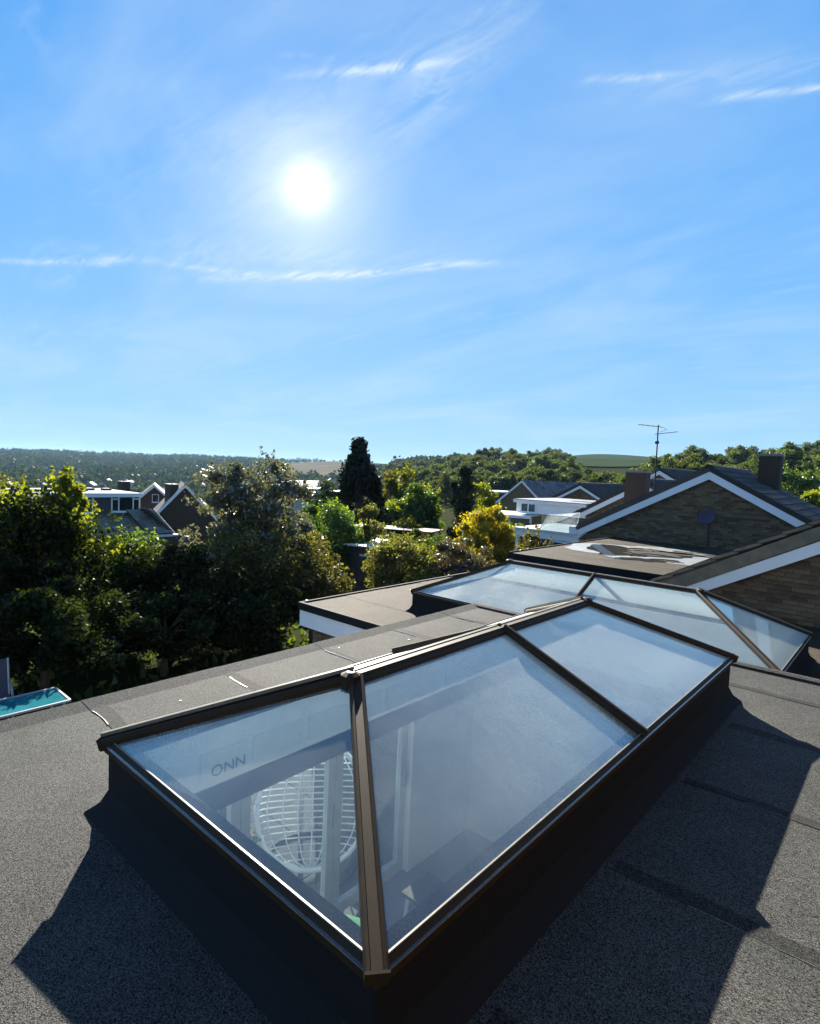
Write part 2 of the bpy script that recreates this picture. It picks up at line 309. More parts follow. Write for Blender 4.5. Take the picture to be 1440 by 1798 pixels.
def glassmat(name, tint, f0, dust, dustcol=(0.75, 0.78, 0.74), power=5.0, gain=0.9):
    m, nt, N, L, out = mat(name); ge = N('ShaderNodeNewGeometry')
    def math_(op, a, b=None):
        n = N('ShaderNodeMath'); n.operation = op
        for i, v in enumerate((a, b)):
            if v is None: continue
            if isinstance(v, (int, float)): n.inputs[i].default_value = v
            else: L(v, n.inputs[i])
        return n.outputs[0]
    dp = N('ShaderNodeVectorMath'); dp.operation = 'DOT_PRODUCT'; L(ge.outputs['Incoming'], dp.inputs[0]); L(ge.outputs['Normal'], dp.inputs[1])
    c = math_('ABSOLUTE', dp.outputs['Value']); om = math_('SUBTRACT', 1.0, c); p5 = math_('POWER', om, power)
    fr = math_('MINIMUM', math_('ADD', math_('MULTIPLY', p5, gain), f0), 0.95)
    tr = N('ShaderNodeBsdfTransparent'); tr.inputs[0].default_value = (*tint, 1)
    gl = N('ShaderNodeBsdfGlossy'); gl.inputs['Roughness'].default_value = 0.015; gl.inputs[0].default_value = (1.0, 0.98, 0.93, 1)
    m1 = N('ShaderNodeMixShader'); L(fr, m1.inputs[0]); L(tr.outputs[0], m1.inputs[1]); L(gl.outputs[0], m1.inputs[2])
    df = N('ShaderNodeBsdfDiffuse'); df.inputs[0].default_value = (*dustcol, 1); tl = N('ShaderNodeBsdfTranslucent'); tl.inputs[0].default_value = (*dustcol, 1)
    md0 = N('ShaderNodeMixShader'); md0.inputs[0].default_value = 0.5; L(df.outputs[0], md0.inputs[1]); L(tl.outputs[0], md0.inputs[2])
    hz = N('ShaderNodeBsdfGlossy'); hz.inputs['Roughness'].default_value = 0.6; hz.inputs[0].default_value = (*dustcol, 1)      # dust scatters forward
    md = N('ShaderNodeMixShader'); md.inputs[0].default_value = 0.2; L(md0.outputs[0], md.inputs[1]); L(hz.outputs[0], md.inputs[2])
    def noise(s, d, vec, r=0.6, ds=0.0):
        n = N('ShaderNodeTexNoise'); n.inputs['Scale'].default_value = s; n.inputs['Detail'].default_value = d; n.inputs['Roughness'].default_value = r; n.inputs['Distortion'].default_value = ds; L(vec, n.inputs['Vector']); return n.outputs['Fac']
    n1 = noise(1.4, 6, ge.outputs['Position']); n2 = noise(240, 2, ge.outputs['Position'])
    d1 = N('ShaderNodeMapRange'); L(n1, d1.inputs[0]); d1.inputs[1].default_value = 0.3; d1.inputs[2].default_value = 0.7; d1.inputs[3].default_value = dust*0.5; d1.inputs[4].default_value = dust*1.5
    d2 = N('ShaderNodeMapRange'); L(n2, d2.inputs[0]); d2.inputs[1].default_value = 0.35; d2.inputs[2].default_value = 0.7; d2.inputs[3].default_value = 0.6; d2.inputs[4].default_value = 1.5
    mpv = N('ShaderNodeMapping'); L(ge.outputs['Position'], mpv.inputs[0]); mpv.inputs['Scale'].default_value = (1.5, 5.0, 1.5); mpv.inputs['Rotation'].default_value = (0, 0, 0.12)
    n3 = noise(1.5, 7, mpv.outputs[0], 0.7, 1.5); d3 = N('ShaderNodeMapRange'); L(n3, d3.inputs[0]); d3.inputs[1].default_value = 0.3; d3.inputs[2].default_value = 0.7; d3.inputs[3].default_value = 0.88; d3.inputs[4].default_value = 1.12      # rain runs and wipe marks down the slope
    fac = math_('MULTIPLY', math_('MULTIPLY', d1.outputs[0], d3.outputs[0]), d2.outputs[0])
    cm_ = math_('MAXIMUM', c, 0.26); ed = math_('DIVIDE', 1.0, math_('POWER', cm_, 3.0))     # a dust layer covers more at a slant
    fac = math_('MINIMUM', math_('MULTIPLY', fac, math_('MULTIPLY', ed, 0.5)), 0.52)
    m2 = N('ShaderNodeMixShader'); L(fac, m2.inputs[0]); L(m1.outputs[0], m2.inputs[1]); L(md.outputs[0], m2.inputs[2]); L(m2.outputs[0], out.inputs[0])
    return m
glassmat('glass', (0.84, 0.90, 0.92), 0.05, 0.070, (0.84, 0.87, 0.79), 3.0, 1.5)
glassmat('window_glass', (0.55, 0.62, 0.65), 0.06, 0.02)
glassmat('door_glass', (0.90, 0.94, 0.94), 0.03, 0.01)

def water():
    m, nt, N, L, out = mat('puddle'); b = N('ShaderNodeBsdfPrincipled'); L(b.outputs[0], out.inputs[0])
    b.inputs['Base Color'].default_value = (0.045, 0.042, 0.035, 1); b.inputs['Roughness'].default_value = 0.03; b.inputs['IOR'].default_value = 1.33; b.inputs['Specular IOR Level'].default_value = 0.6
water()
def leafmat(name, c1, c2, trans=0.45, gloss=0.05, rough=0.4, tcol=None):
    m, nt, N, L, out = mat(name); ge = N('ShaderNodeNewGeometry'); oi = N('ShaderNodeObjectInfo')
    n = N('ShaderNodeTexNoise'); n.inputs['Scale'].default_value = 1.1; n.inputs['Detail'].default_value = 3; L(ge.outputs['Position'], n.inputs['Vector'])
    ad = N('ShaderNodeMath'); ad.operation = 'MULTIPLY_ADD'; L(ge.outputs['Random Per Island'], ad.inputs[0]); ad.inputs[1].default_value = 0.6; 
    mr = N('ShaderNodeMapRange'); L(n.outputs['Fac'], mr.inputs[0]); mr.inputs[1].default_value = 0.3; mr.inputs[2].default_value = 0.7; mr.inputs[3].default_value = 0.0; mr.inputs[4].default_value = 0.4; L(mr.outputs[0], ad.inputs[2])
    mx = N('ShaderNodeMix'); mx.data_type = 'RGBA'; L(ad.outputs[0], mx.inputs[0]); mx.inputs[6].default_value = (*c1, 1); mx.inputs[7].default_value = (*c2, 1)
    rv = N('ShaderNodeMapRange'); L(oi.outputs['Random'], rv.inputs[0]); rv.inputs[3].default_value = 0.72; rv.inputs[4].default_value = 1.25
    hs = N('ShaderNodeHueSaturation'); L(mx.outputs[2], hs.inputs['Color']); L(rv.outputs[0], hs.inputs['Value'])
    rh = N('ShaderNodeMapRange'); L(oi.outputs['Random'], rh.inputs[0]); rh.inputs[3].default_value = 0.485; rh.inputs[4].default_value = 0.515; L(rh.outputs[0], hs.inputs['Hue'])
    df = N('ShaderNodeBsdfDiffuse'); L(hs.outputs[0], df.inputs[0]); tl = N('ShaderNodeBsdfTranslucent')
    tm = N('ShaderNodeMix'); tm.data_type = 'RGBA'; tm.blend_type = 'MULTIPLY'; tm.inputs[0].default_value = 1; L(hs.outputs[0], tm.inputs[6]); tm.inputs[7].default_value = (*(tcol or (2.0, 1.9, 0.7)), 1); L(tm.outputs[2], tl.inputs[0])
    a = N('ShaderNodeMixShader'); a.inputs[0].default_value = trans; L(df.outputs[0], a.inputs[1]); L(tl.outputs[0], a.inputs[2])
    gl = N('ShaderNodeBsdfGlossy'); gl.inputs['Roughness'].default_value = rough
    b = N('ShaderNodeMixShader'); b.inputs[0].default_value = gloss; L(a.outputs[0], b.inputs[1]); L(gl.outputs[0], b.inputs[2]); L(b.outputs[0], out.inputs[0])
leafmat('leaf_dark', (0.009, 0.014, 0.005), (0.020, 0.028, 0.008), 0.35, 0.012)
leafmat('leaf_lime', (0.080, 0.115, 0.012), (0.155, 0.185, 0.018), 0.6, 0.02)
leafmat('leaf_green', (0.030, 0.058, 0.012), (0.062, 0.098, 0.018), 0.48, 0.04)
leafmat('leaf_silver', (0.060, 0.064, 0.038), (0.130, 0.130, 0.080), 0.40, 0.09, 0.30, (1.5, 1.5, 0.9))
leafmat('leaf_yellow', (0.16, 0.155, 0.012), (0.30, 0.255, 0.016), 0.5, 0.03)
leafmat('leaf_olive', (0.050, 0.055, 0.015), (0.10, 0.095, 0.022), 0.48, 0.04)
leafmat('leaf_red', (0.045, 0.044, 0.022), (0.090, 0.072, 0.040), 0.4, 0.08)
leafmat('leaf_conifer', (0.010, 0.014, 0.010), (0.018, 0.024, 0.014), 0.15, 0.02)
leafmat('leaf_wood', (0.028, 0.045, 0.016), (0.062, 0.080, 0.024), 0.45, 0.03)
leafmat('leaf_far', (0.012, 0.024, 0.015), (0.026, 0.042, 0.022), 0.22, 0.01)

# ------------------------------------------------------------------ terrain
TH = [-180, -95, -45, -30, -14, -6, 0, 8, 18, 26, 36, 95, 180]           # degrees right of the view axis
RR = [0, 10, 20, 40, 80, 150, 300, 600, 1000, 1600, 2200, 3200, 6000]
ZZ = {
 -180: [-2.75]*4 + [-3.0, -3, -3, -3, -3, -3, -3, -3, -20],
 -95: [-2.75, -2.8, -3.4, -6, -9, -14, -20, -22, -18, -8, 0, 0, -20],
 -45: [-2.75, -2.8, -3.6, -6.5, -12, -18, -26, -28, -23, -9, 2, 2, -20],
 -30: [-2.75, -2.8, -3.6, -6.5, -12, -18, -26, -28, -22, -6, 8, 6, -20],
 -14: [-2.75, -2.8, -3.6, -5.6, -10, -16, -23, -22, -13, 5, 12, 8, -20],
 -6: [-2.75, -2.8, -3.4, -5.0, -8, -13, -19, -17, -5, 20, 16, 8, -20],
 0: [-2.75, -2.8, -3.2, -4.6, -6, -8, -7, 2, 8, 18, 14, 8, -20],
 8: [-2.75, -2.8, -3.1, -4.2, -5, -4.5, 4, 13, 20, 22, 16, 8, -20],
 18: [-2.75, -2.75, -3.0, -3.8, -4.2, -3.0, 6, 20, 41, 40, 26, 10, -20],
 26: [-2.75, -2.75, -2.9, -3.2, -3.0, 0.0, 9, 22, 36, 34, 24, 10, -20],
 36: [-2.75, -2.75, -2.8, -2.6, -1.5, 3.0, 11, 18, 24, 24, 18, 10, -20],
 95: [-2.75]*5 + [-1, 3, 6, 8, 8, 6, 0, -20],
 180: [-2.75]*4 + [-3.0, -3, -3, -3, -3, -3, -3, -3, -20]}
ZT = np.array([ZZ[t] for t in TH]); AZ0 = math.degrees(math.atan2(_f.y, _f.x))
def ground_z(x, y):
    x = np.asarray(x, float) - CAMP.x; y = np.asarray(y, float) - CAMP.y
    r = np.hypot(x, y); th = (AZ0 - np.degrees(np.arctan2(y, x)) + 180) % 360 - 180
    def sm(t): return t*t*(3-2*t)
    i = np.clip(np.searchsorted(TH, th, side='right')-1, 0, len(TH)-2); TA = np.array(TH, float); ti = sm(np.clip((th-TA[i])/(TA[i+1]-TA[i]), 0, 1))
    RA = np.array(RR, float); j = np.clip(np.searchsorted(RR, r, side='right')-1, 0, len(RR)-2); tj = np.clip((r-RA[j])/(RA[j+1]-RA[j]), 0, 1)
    z = (ZT[i, j]*(1-tj)+ZT[i, j+1]*tj)*(1-ti) + (ZT[i+1, j]*(1-tj)+ZT[i+1, j+1]*tj)*ti
    far = np.clip((r-60)/300, 0, 1)
    return z + far*(np.sin(x*0.011+1.3)*np.cos(y*0.009)*1.2 + np.sin(x*0.031)*np.sin(y*0.027+2)*0.5)
def gz(x, y): return float(ground_z(x, y))
def polar_sheet(th0, th1, nth, rs, dz=0.0):
    ths = np.linspace(th0, th1, nth); vs = []; 
    for r in rs:
        a = np.radians(AZ0 - ths); x = CAMP.x + r*np.cos(a); y = CAMP.y + r*np.sin(a); vs.append(np.stack([x, y, ground_z(x, y)+dz], 1))
    v = np.concatenate(vs); q = []
    for i in range(len(rs)-1):
        for k in range(nth-1): a = i*nth+k; q.append((a, a+1, a+1+nth, a+nth))
    return np_mesh('sheet', v, np.array(q))
rs = np.concatenate([[0.3], np.linspace(4, 40, 14), np.geomspace(46, 6000, 70)])
g = link('ground', polar_sheet(-180, 180, 181, rs), 'ground', kind='structure')
g.data.polygons.foreach_set('use_smooth', [True]*len(g.data.polygons))
link('stubble_field', polar_sheet(-12.6, -4.2, 30, np.linspace(780, 1590, 24), 1.0), 'stubble', kind='structure')
link('pasture_field', polar_sheet(13.5, 27.5, 30, np.linspace(330, 1250, 30), 1.0), 'pasture', kind='structure')

# ------------------------------------------------------------------ roof lanterns
def lantern(name, label, x0, x1, y0, y1, z0, ze, zr, axis, hip, bars, curb=0.10, group=None, reveal_z=-0.15):
    """glazed roof lantern on a black upstand; axis 'Y' or 'X' is the ridge direction, bars = positions along the ridge"""
    root = thing(name, ((x0+x1)/2, (y0+y1)/2, z0), label, 'roof lantern', group)
    o = 0.016                     # eave overhangs the upstand
    # upstand, four sides, flared felt foot
    up = MB()
    def ring(ins, z): return [(x0+ins, y0+ins, z), (x1-ins, y0+ins, z), (x1-ins, y1-ins, z), (x0+ins, y1-ins, z)]
    loops = [ring(-0.06, z0+0.003), ring(-0.01, z0+0.05), ring(o, z0+0.11), ring(o, ze-0.026), ring(o+curb, ze-0.026), ring(o+curb, z0-0.02)]
    vs = sum(loops, []); fs = []
    for i in range(len(loops)-1):
        for k in range(4): a = i*4+k; b = i*4+(k+1) % 4; fs.append((a, b, b+4, a+4))
    up.add(vs, fs); up.build('upstand', 'felt_black', root)
    # inner lining
    rv = MB(); i0 = o+curb+0.004
    for k in range(4):
        a = ring(i0, reveal_z)[k]; b = ring(i0, reveal_z)[(k+1) % 4]; c = ring(i0, ze-0.03)[(k+1) % 4]; d = ring(i0, ze-0.03)[k]
        rv.add([a, b, c, d], [(0, 1, 2, 3)])
    rv.build('reveal_lining', 'plaster', root)
    A, B, C, D = Vector((x0, y0, ze)), Vector((x1, y0, ze)), Vector((x1, y1, ze)), Vector((x0, y1, ze))
    if axis == 'Y':
        xm = (x0+x1)/2; R1 = Vector((xm, y0+hip, zr)); R2 = Vector((xm, y1-hip, zr))
        faces = [('end', A, B, R1, None), ('side', B, C, R2, R1), ('end', C, D, R2, None), ('side', D, A, R1, R2)]
        hips = [(A, R1), (B, R1), (C, R2), (D, R2)]
        P = lambda t: Vector((xm, t, zr))
    else:
        ym = (y0+y1)/2; R1 = Vector((x0+hip, ym, zr)); R2 = Vector((x1-hip, ym, zr))
        faces = [('side', A, B, R2, R1), ('end', B, C, R2, None), ('side', C, D, R1, R2), ('end', D, A, R1, None)]
        hips = [(A, R1), (D, R1), (B, R2), (C, R2)]
        P = lambda t: Vector((t, ym, zr))
    cen = (A+B+C+D)/4
    # eaves: aluminium ring beam with a sloping top
    for k, (p, q) in enumerate(((A, B), (B, C), (C, D), (D, A))):
        d = (q-p).normalized(); inw = Vector((-d.y, d.x, 0))
        if inw.dot(cen-p) < 0: inw = -inw
        prof = [(0.0, -0.024), (0.0, 0.012), (0.004, 0.018), (0.017, 0.028), (0.021, 0.028), (0.024, -0.03), (0.016, -0.032)]
        n = len(prof); vs = []
        for e, s in ((p, 1), (q, -1)):
            for a, b in prof: vs.append(e + inw*a + d*(s*a) + Vector((0, 0, b)))
        MB().add(vs, [tuple(range(n)), tuple(range(n, 2*n))[::-1]] + [(i, n+i, n+(i+1) % n, (i+1) % n) for i in range(n)]).build('eave_beam', 'frame', root)
        b0 = p + inw*0.019 + d*0.05 + Vector((0, 0, 0.0305)); b1 = q + inw*0.019 - d*0.05 + Vector((0, 0, 0.0305))
        MB().bar(b0, b1, 0.006, 0.005).build('glazing_bead', 'bead', root)
    # panes
    def pane(pts):
        pts = [Vector(p) for p in pts]; nm = (pts[1]-pts[0]).cross(pts[2]-pts[0]).normalized()
        if nm.z < 0: pts = pts[::-1]; nm = -nm
        pts = [p + nm*0.012 for p in pts]
        MB().poly(pts, 0.014).build('glass_pane', 'glass', root)
    for kind, p, q, r, s in faces:
        if kind == 'end': pane([p, q, r])
        else:
            # p->q eave, r above q, s above p
            rise = lambda t: None
            ts = sorted(bars, key=lambda t: (P(t)-s).length)
            low0, hi0 = p, s
            for t in ts:
                hi = P(t); low = Vector((hi.x, p.y, ze)) if axis == 'X' else Vector((p.x, hi.y, ze))
                pane([low0, low, hi, hi0]); low0, hi0 = low, hi
            pane([low0, q, r, hi0])
            for t in ts:
                hi = P(t); low = Vector((hi.x, p.y, ze)) if axis == 'X' else Vector((p.x, hi.y, ze))
                bar(root, low, hi, (q-p).cross(s-p), 'glazing_bar')
    for p, q in hips:
        nm = Vector((0, 0, 1)); bar(root, p, q, nm, 'hip_bar', 0.066, True)
    # ridge: capped
    d = (R2-R1).normalized()
    pr = [(-0.042, -0.02), (-0.042, 0.012), (-0.026, 0.020), (-0.022, 0.028), (0.022, 0.028), (0.026, 0.020), (0.042, 0.012), (0.042, -0.02)]
    MB().prism(R1-d*0.05, R2+d*0.05, pr).build('ridge_bar', 'frame', root)
    MB().bar(R1-d*0.03+Vector((0, 0, 0.0310)), R2+d*0.03+Vector((0, 0, 0.0310)), 0.036, 0.005).build('ridge_cap', 'frame_edge', root)
    sx = Vector((-1, 0, 0)) if axis == 'Y' else Vector((0, 1, 0))          # added pale edge strip painting the sun's glint along the ridge and far hips
    MB().bar(R1+sx*0.030+Vector((0, 0, 0.028)), R2+sx*0.030+Vector((0, 0, 0.028)), 0.018, 0.020).build('ridge_glint_strip', 'bead', root)
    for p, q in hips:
        if (p-cen).dot(sx) > 0: MB().bar(p+sx*0.018+Vector((0, 0, 0.046)), q+sx*0.018+Vector((0, 0, 0.052)), 0.022, 0.016).build('hip_glint_strip', 'bead', root)
    for e, s in ((R1, -1), (R2, 1)):
        m = MB(); c = e + d*s*0.035
        for (w, h0, h1) in ((0.044, -0.035, 0.034),):
            m.add([c+Vector((math.cos(a)*w, math.sin(a)*w, h)) for h in (h0, h1) for a in [math.pi/8+math.pi/4*k for k in range(8)]],
                  [tuple(range(8))[::-1], tuple(range(8, 16))] + [(k, (k+1) % 8, 8+(k+1) % 8, 8+k) for k in range(8)])
        m.add([c+Vector((math.cos(a)*w_, math.sin(a)*w_, h)) for w_, h in ((0.044, 0.0342), (0.020, 0.046)) for a in [math.pi/8+math.pi/4*k for k in range(8)]],
              [tuple(range(8))[::-1], tuple(range(8, 16))] + [(k, (k+1) % 8, 8+(k+1) % 8, 8+k) for k in range(8)])
        m.build('ridge_boss', 'frame', root)
    return root
def bar(root, p, q, nm, name, w=0.046, hip=False):
    nm = Vector(nm).normalized()
    if nm.z < 0: nm = -nm
    d = (q-p).normalized(); ext = 0.0 if hip else -0.01; k = w/2
    prof = [(-k, -0.01), (-k, 0.026), (-k*0.72, 0.036), (-k*0.42, 0.040), (-k*0.36, 0.052), (k*0.36, 0.052), (k*0.42, 0.040), (k*0.72, 0.036), (k, 0.026), (k, -0.01)]
    if hip: prof = [(-k, -0.012), (-k, 0.020), (-k*0.80, 0.034), (-k*0.55, 0.040), (-k*0.45, 0.030), (k*0.45, 0.030), (k*0.55, 0.040), (k*0.80, 0.034), (k, 0.020), (k, -0.012)]
    MB().prism(p-d*ext, q, prof, nm).build(name, 'frame', root)
    if hip:
        MB().bar(p-d*(ext+0.004), p-d*(ext-0.004), w*0.98, 0.05, nm, (0, 0.018)).build('bar_end_cap', 'frame_edge', root)
L1 = lantern('roof_lantern', 'dark framed glass roof lantern with a white hanging chair seen through it', -1.72, 0.0, 0.0, 3.735, 0.0, 0.313, 0.675, 'Y', 0.72, [1.90])
L2 = lantern('roof_lantern', 'long glass roof lantern on the lower tan felt roof beside the brick gable', -4.95, 0.03, 5.80, 7.97, -0.62, -0.31, 0.22, 'X', 1.12, [-2.45], reveal_z=-1.0)

# printed lining boards inside the first lantern
xr = -1.72+0.016+0.10+0.004+0.012
for k, (ya, yb) in enumerate(((0.40, 0.66), (0.70, 1.02), (1.07, 1.66), (1.71, 2.3), (2.35, 2.9))):
    MB().box(xr-0.010, xr, ya, yb, 0.03, 0.17).build('lining_board', 'plaster_panel', L1)
cu = bpy.data.curves.new('lettering', 'FONT'); cu.body = 'ONN'; cu.size = 0.105; cu.extrude = 0.0005; cu.align_x = 'LEFT'
tmp = bpy.data.objects.new('tmp', cu); COL.objects.link(tmp); bpy.context.view_layer.update()
me = bpy.data.meshes.new_from_object(tmp.evaluated_get(bpy.context.evaluated_depsgraph_get())); bpy.data.objects.remove(tmp)
me.transform(Matrix.Translation((xr+0.003, 0.45, 0.045)) @ Matrix(((0, 0, 1, 0), (1, 0, 0, 0), (0, 1, 0, 0), (0, 0, 0, 1))) @ Matrix.Diagonal((0.80, 0.75, 1, 1)))
me.materials.clear(); link('lettering', me, 'ink', L1)

# ------------------------------------------------------------------ the near flat-roofed extension
EX0, EX1, EY0, EY1 = -3.02, 2.30, -2.20, 4.79        # roof edges
ext = thing('flat_roof_extension', (-0.4, 1.3, -2.7), 'flat felt roofed extension with pale seams carrying the dark framed lantern', 'building')
def slab_with_hole(x0, x1, y0, y1, hx0, hx1, hy0, hy1, z0, z1):
    m = MB(); o = [(x0, y0), (x1, y0), (x1, y1), (x0, y1)]; h = [(hx0, hy0), (hx1, hy0), (hx1, hy1), (hx0, hy1)]
    vs = [(*p, z) for z in (z0, z1) for p in o+h]; fs = []
    for k in range(4):
        j = (k+1) % 4
        fs += [(k, k+4, j+4, j), (8+k, 8+j, 8+j+4, 8+k+4), (k, j, 8+j, 8+k), (k+4, 8+k+4, 8+j+4, j+4)]
    return m.add(vs, fs)
slab_with_hole(EX0+0.02, EX1, EY0, EY1-0.02, -1.60, -0.12, 0.12, 3.615, -0.15, -0.012).build('roof_deck', 'plaster', ext)
# felt sheets, lapped; seams run across the roof
ys = [EY0, -1.55, -0.62, 0.36, 1.30, 2.26, 3.20, 4.10, EY1]
for k in range(len(ys)-1):
    a, b = ys[k], ys[k+1]; zt = 0.0 + (0.002 if k % 2 else 0.0)
    segs = []
    m = MB()
    hx0, hx1, hy0, hy1 = -1.70, -0.02, 0.02, 3.715
    def sheet(xa, xb, ya, yb, z):
        nx = max(2, int((xb-xa)/0.12)); vs = []; fs = []
        for i in range(nx+1):
            x = xa+(xb-xa)*i/nx
            w0 = 0.012*math.sin(x*5.1+k)+0.006*math.sin(x*13+k*2) if 0 < k and ya == a else 0
            up = 0.028*max(0, 1-(x-EX0)/0.10) if x < EX0+0.1 else 0
            vs += [(x, ya+w0, z+up), (x, yb, z+up)]
        fs = [(2*i, 2*i+2, 2*i+3, 2*i+1) for i in range(nx)]
        m.add(vs, fs)
    yb2 = b+0.03 if k < len(ys)-2 else b
    if b <= hy0 or a >= hy1: sheet(EX0, EX1, a, yb2, zt)
    else:
        sheet(EX0, hx0, a, yb2, zt)
        if a >= hy0 and yb2 <= hy1: m.build('felt_sheet', 'felt', ext); m = MB()
        sheet(hx1, EX1, a, yb2, zt)
        if a < hy0: sheet(hx0, hx1, a, hy0, zt)
        if yb2 > hy1: sheet(hx0, hx1, hy1, yb2, zt)
    m.build('felt_sheet', 'felt', ext)
# bitumen beads along the laps, broken runs, coloured pale as their glint
for k in range(1, len(ys)-1):
    for (xa, xb) in ((EX0+0.12, -1.80), (0.35, 1.6)):
        x = xa + random.uniform(0, 0.1)
        while x < xb-0.1:
            ln = random.uniform(0.12, 0.75); e = min(x+ln, xb); pts = []
            n = max(3, int((e-x)/0.04))
            for i in range(n+1):
                xx = x+(e-x)*i/n; pts.append((xx, ys[k]+0.012*math.sin(xx*5.1+k)+0.006*math.sin(xx*13+k*2)-0.004+random.uniform(-.002, .002), 0.003))
            MB().tube(pts, [random.uniform(0.0022, 0.0060) if xa < -1 else random.uniform(0.0006, 0.0018) for _ in pts], 5).build('seam_bead', 'seam_glint', ext)
            x = e + random.uniform(0.05, 0.6)
# darker laps where one sheet overlaps the next
for k in range(1, len(ys)-1):
    for (xa, xb) in (((EX0+0.10, -1.80), (0.10, EX1)) if 0 < ys[k] < 3.72 else ((EX0+0.10, EX1),)):
        n = int((xb-xa)/0.08); vs = []; wd = 0.075+0.02*math.sin(k*2.3)
        for i in range(n+1):
            x = xa+(xb-xa)*i/n; w0 = ys[k]+0.012*math.sin(x*5.1+k)+0.006*math.sin(x*13+k*2)
            vs += [(x, w0-0.002, 0.0028), (x, w0+wd+0.008*math.sin(x*9+k*3)+random.uniform(-.004, .004), 0.0045)]
        MB().add(vs, [(2*i, 2*i+2, 2*i+3, 2*i+1) for i in range(n)]).build('felt_lap', 'felt_lap', ext)
# raised welts on the far and left edges
MB().prism((EX0, EY1-0.05, 0), (EX1, EY1-0.05, 0), [(-0.05, 0.0), (-0.035, 0.028), (0.01, 0.034), (0.05, 0.022), (0.05, -0.10), (-0.05, -0.10)]).build('edge_welt', 'felt', ext)
MB().box(EX0-0.025, EX0+0.02, EY0, EY1, -0.30, -0.01).build('fascia', 'felt_black', ext)
MB().box(EX0+0.02, EX1, EY1-0.02, EY1+0.02, -0.34, -0.102).build('fascia', 'felt_black', ext)
# bird lime and grit specks
for _ in range(40):
    x, y = random.uniform(EX0+0.1, 1.2), random.uniform(-1.2, 4.6)
    if -1.8 < x < 0.1 and -0.1 < y < 3.8 or x > -1.0: continue
    r = random.uniform(0.003, 0.009); n = 7; m = MB()
    m.poly([(x+r*random.uniform(.5, 1.6)*math.cos(2*math.pi*i/n), y+r*random.uniform(.5, 1.6)*math.sin(2*math.pi*i/n), 0.0075) for i in range(n)], 0.003)
    m.build('bird_lime_speck', 'white_paint', ext)
# the room below
MB().box(EX0+0.1, EX1, EY0, EY1-0.1, -2.70, -2.60).build('room_floor', 'room_floor', ext)
MB().box(EX0+0.1, EX1, EY1-0.30, EY1-0.05, -2.60, -0.15).build('wall', 'plaster', ext)
MB().box(EX0+0.1, EX1, EY0, EY0+0.25, -2.60, -0.15).build('wall', 'plaster', ext)
MB().box(EX1-0.2, EX1, EY0+0.25, EY1-0.3, -2.60, -0.15).build('wall', 'plaster', ext)
MB().box(EX0+0.04, EX0+0.24, 3.42, EY1-0.30, -2.60, -0.15).build('wall', 'plaster', ext)
MB().box(EX0+0.04, EX0+0.24, EY0+0.25, -1.5, -2.60, -0.15).build('wall', 'plaster', ext)
XD = EX0+0.14
for k in range(5):       # sliding doors to the garden: five leaves
    ya = -1.5 + k*4.92/5; yb = ya+4.92/5-0.006
    m = MB(); m.box(XD-0.03, XD+0.03, ya, ya+0.085, -2.60, -0.16).box(XD-0.03, XD+0.03, yb-0.085, yb, -2.60, -0.16).box(XD-0.03, XD+0.03, ya+0.085, yb-0.085, -2.60, -2.48).box(XD-0.03, XD+0.03, ya+0.085, yb-0.085, -0.26, -0.16)
    dr = m.build('door_leaf', 'white_dirty', ext)
    MB().box(XD-0.006, XD+0.006, ya+0.085, yb-0.085, -2.48, -0.26).build('door_pane', 'door_glass', dr)
    MB().box(XD+0.03, XD+0.06, yb-0.06, yb-0.035, -1.65, -1.45).build('door_handle', 'metal_grey', dr)

# things seen through the lantern glass ------------------------------------------------
def egg_chair():
    c = Vector((-3.60, 2.80, -1.93)); root = thing('hanging_egg_chair', (-3.60, 2.80, -2.68), 'white woven hanging egg chair on the patio, seen through the lantern glass', 'chair')
    face = Vector((0.66, -0.56, 0.42)).normalized(); side = face.cross(Vector((0, 0, 1))).normalized(); upv = side.cross(face).normalized()
    def pt(a, t, k=1.0):     # a around the rim, t 0 at the rim .. 1 at the back pole
        w = 0.57*(1-0.10*math.sin(a)); h = 0.62
        cc = math.cos(t*math.pi/2); s_ = math.sin(t*math.pi/2)
        return c + side*(math.cos(a)*w*cc*k) + upv*(math.sin(a)*h*cc*k) - face*(0.42*s_)
    n = 28
    MB().tube([pt(2*math.pi*i/n, 0) for i in range(n+1)], 0.028, 8).build('rim', 'wicker', root, smooth=True)
    m = MB()
    def sp(x, y): return c + side*(x*0.57*(1-0.10*y)) + upv*(y*0.62) - face*(0.44*math.sqrt(max(0.0, 1-x*x-y*y)))
    for i in range(-9, 10):
        y = i/10*0.98; e = math.sqrt(1-y*y); m.tube([sp(e*t/10, y) for t in range(-10, 11)], 0.0075, 5)
    for k in (-0.84, -0.56, -0.28, 0.0, 0.28, 0.56, 0.84):
        m.tube([sp(k*math.sqrt(max(0, 1-(t/12)**2)), t/12) for t in range(-12, 13)], 0.0085, 5)
    m.build('woven_shell', 'wicker', root, kind='stuff')
    top = c + upv*0.66
    st = [c + Vector((-0.55, 0.30, -0.73)), c + Vector((-0.70, 0.40, 0.2)), c + Vector((-0.45, 0.26, 0.95)), top + Vector((0, 0, 0.34))]
    MB().tube(st, 0.028, 8).build('pole', 'wicker', root, smooth=True)
    MB().tube([top + Vector((0, 0, 0.34)), top], 0.008, 6).build('chain', 'metal_grey', root)
    MB().tube([c + Vector((0.5*math.cos(2*math.pi*i/20)-0.1, 0.5*math.sin(2*math.pi*i/20)+0.06, -0.73)) for i in range(21)], 0.022, 6).build('base_ring', 'metal_dark', root)
egg_chair()
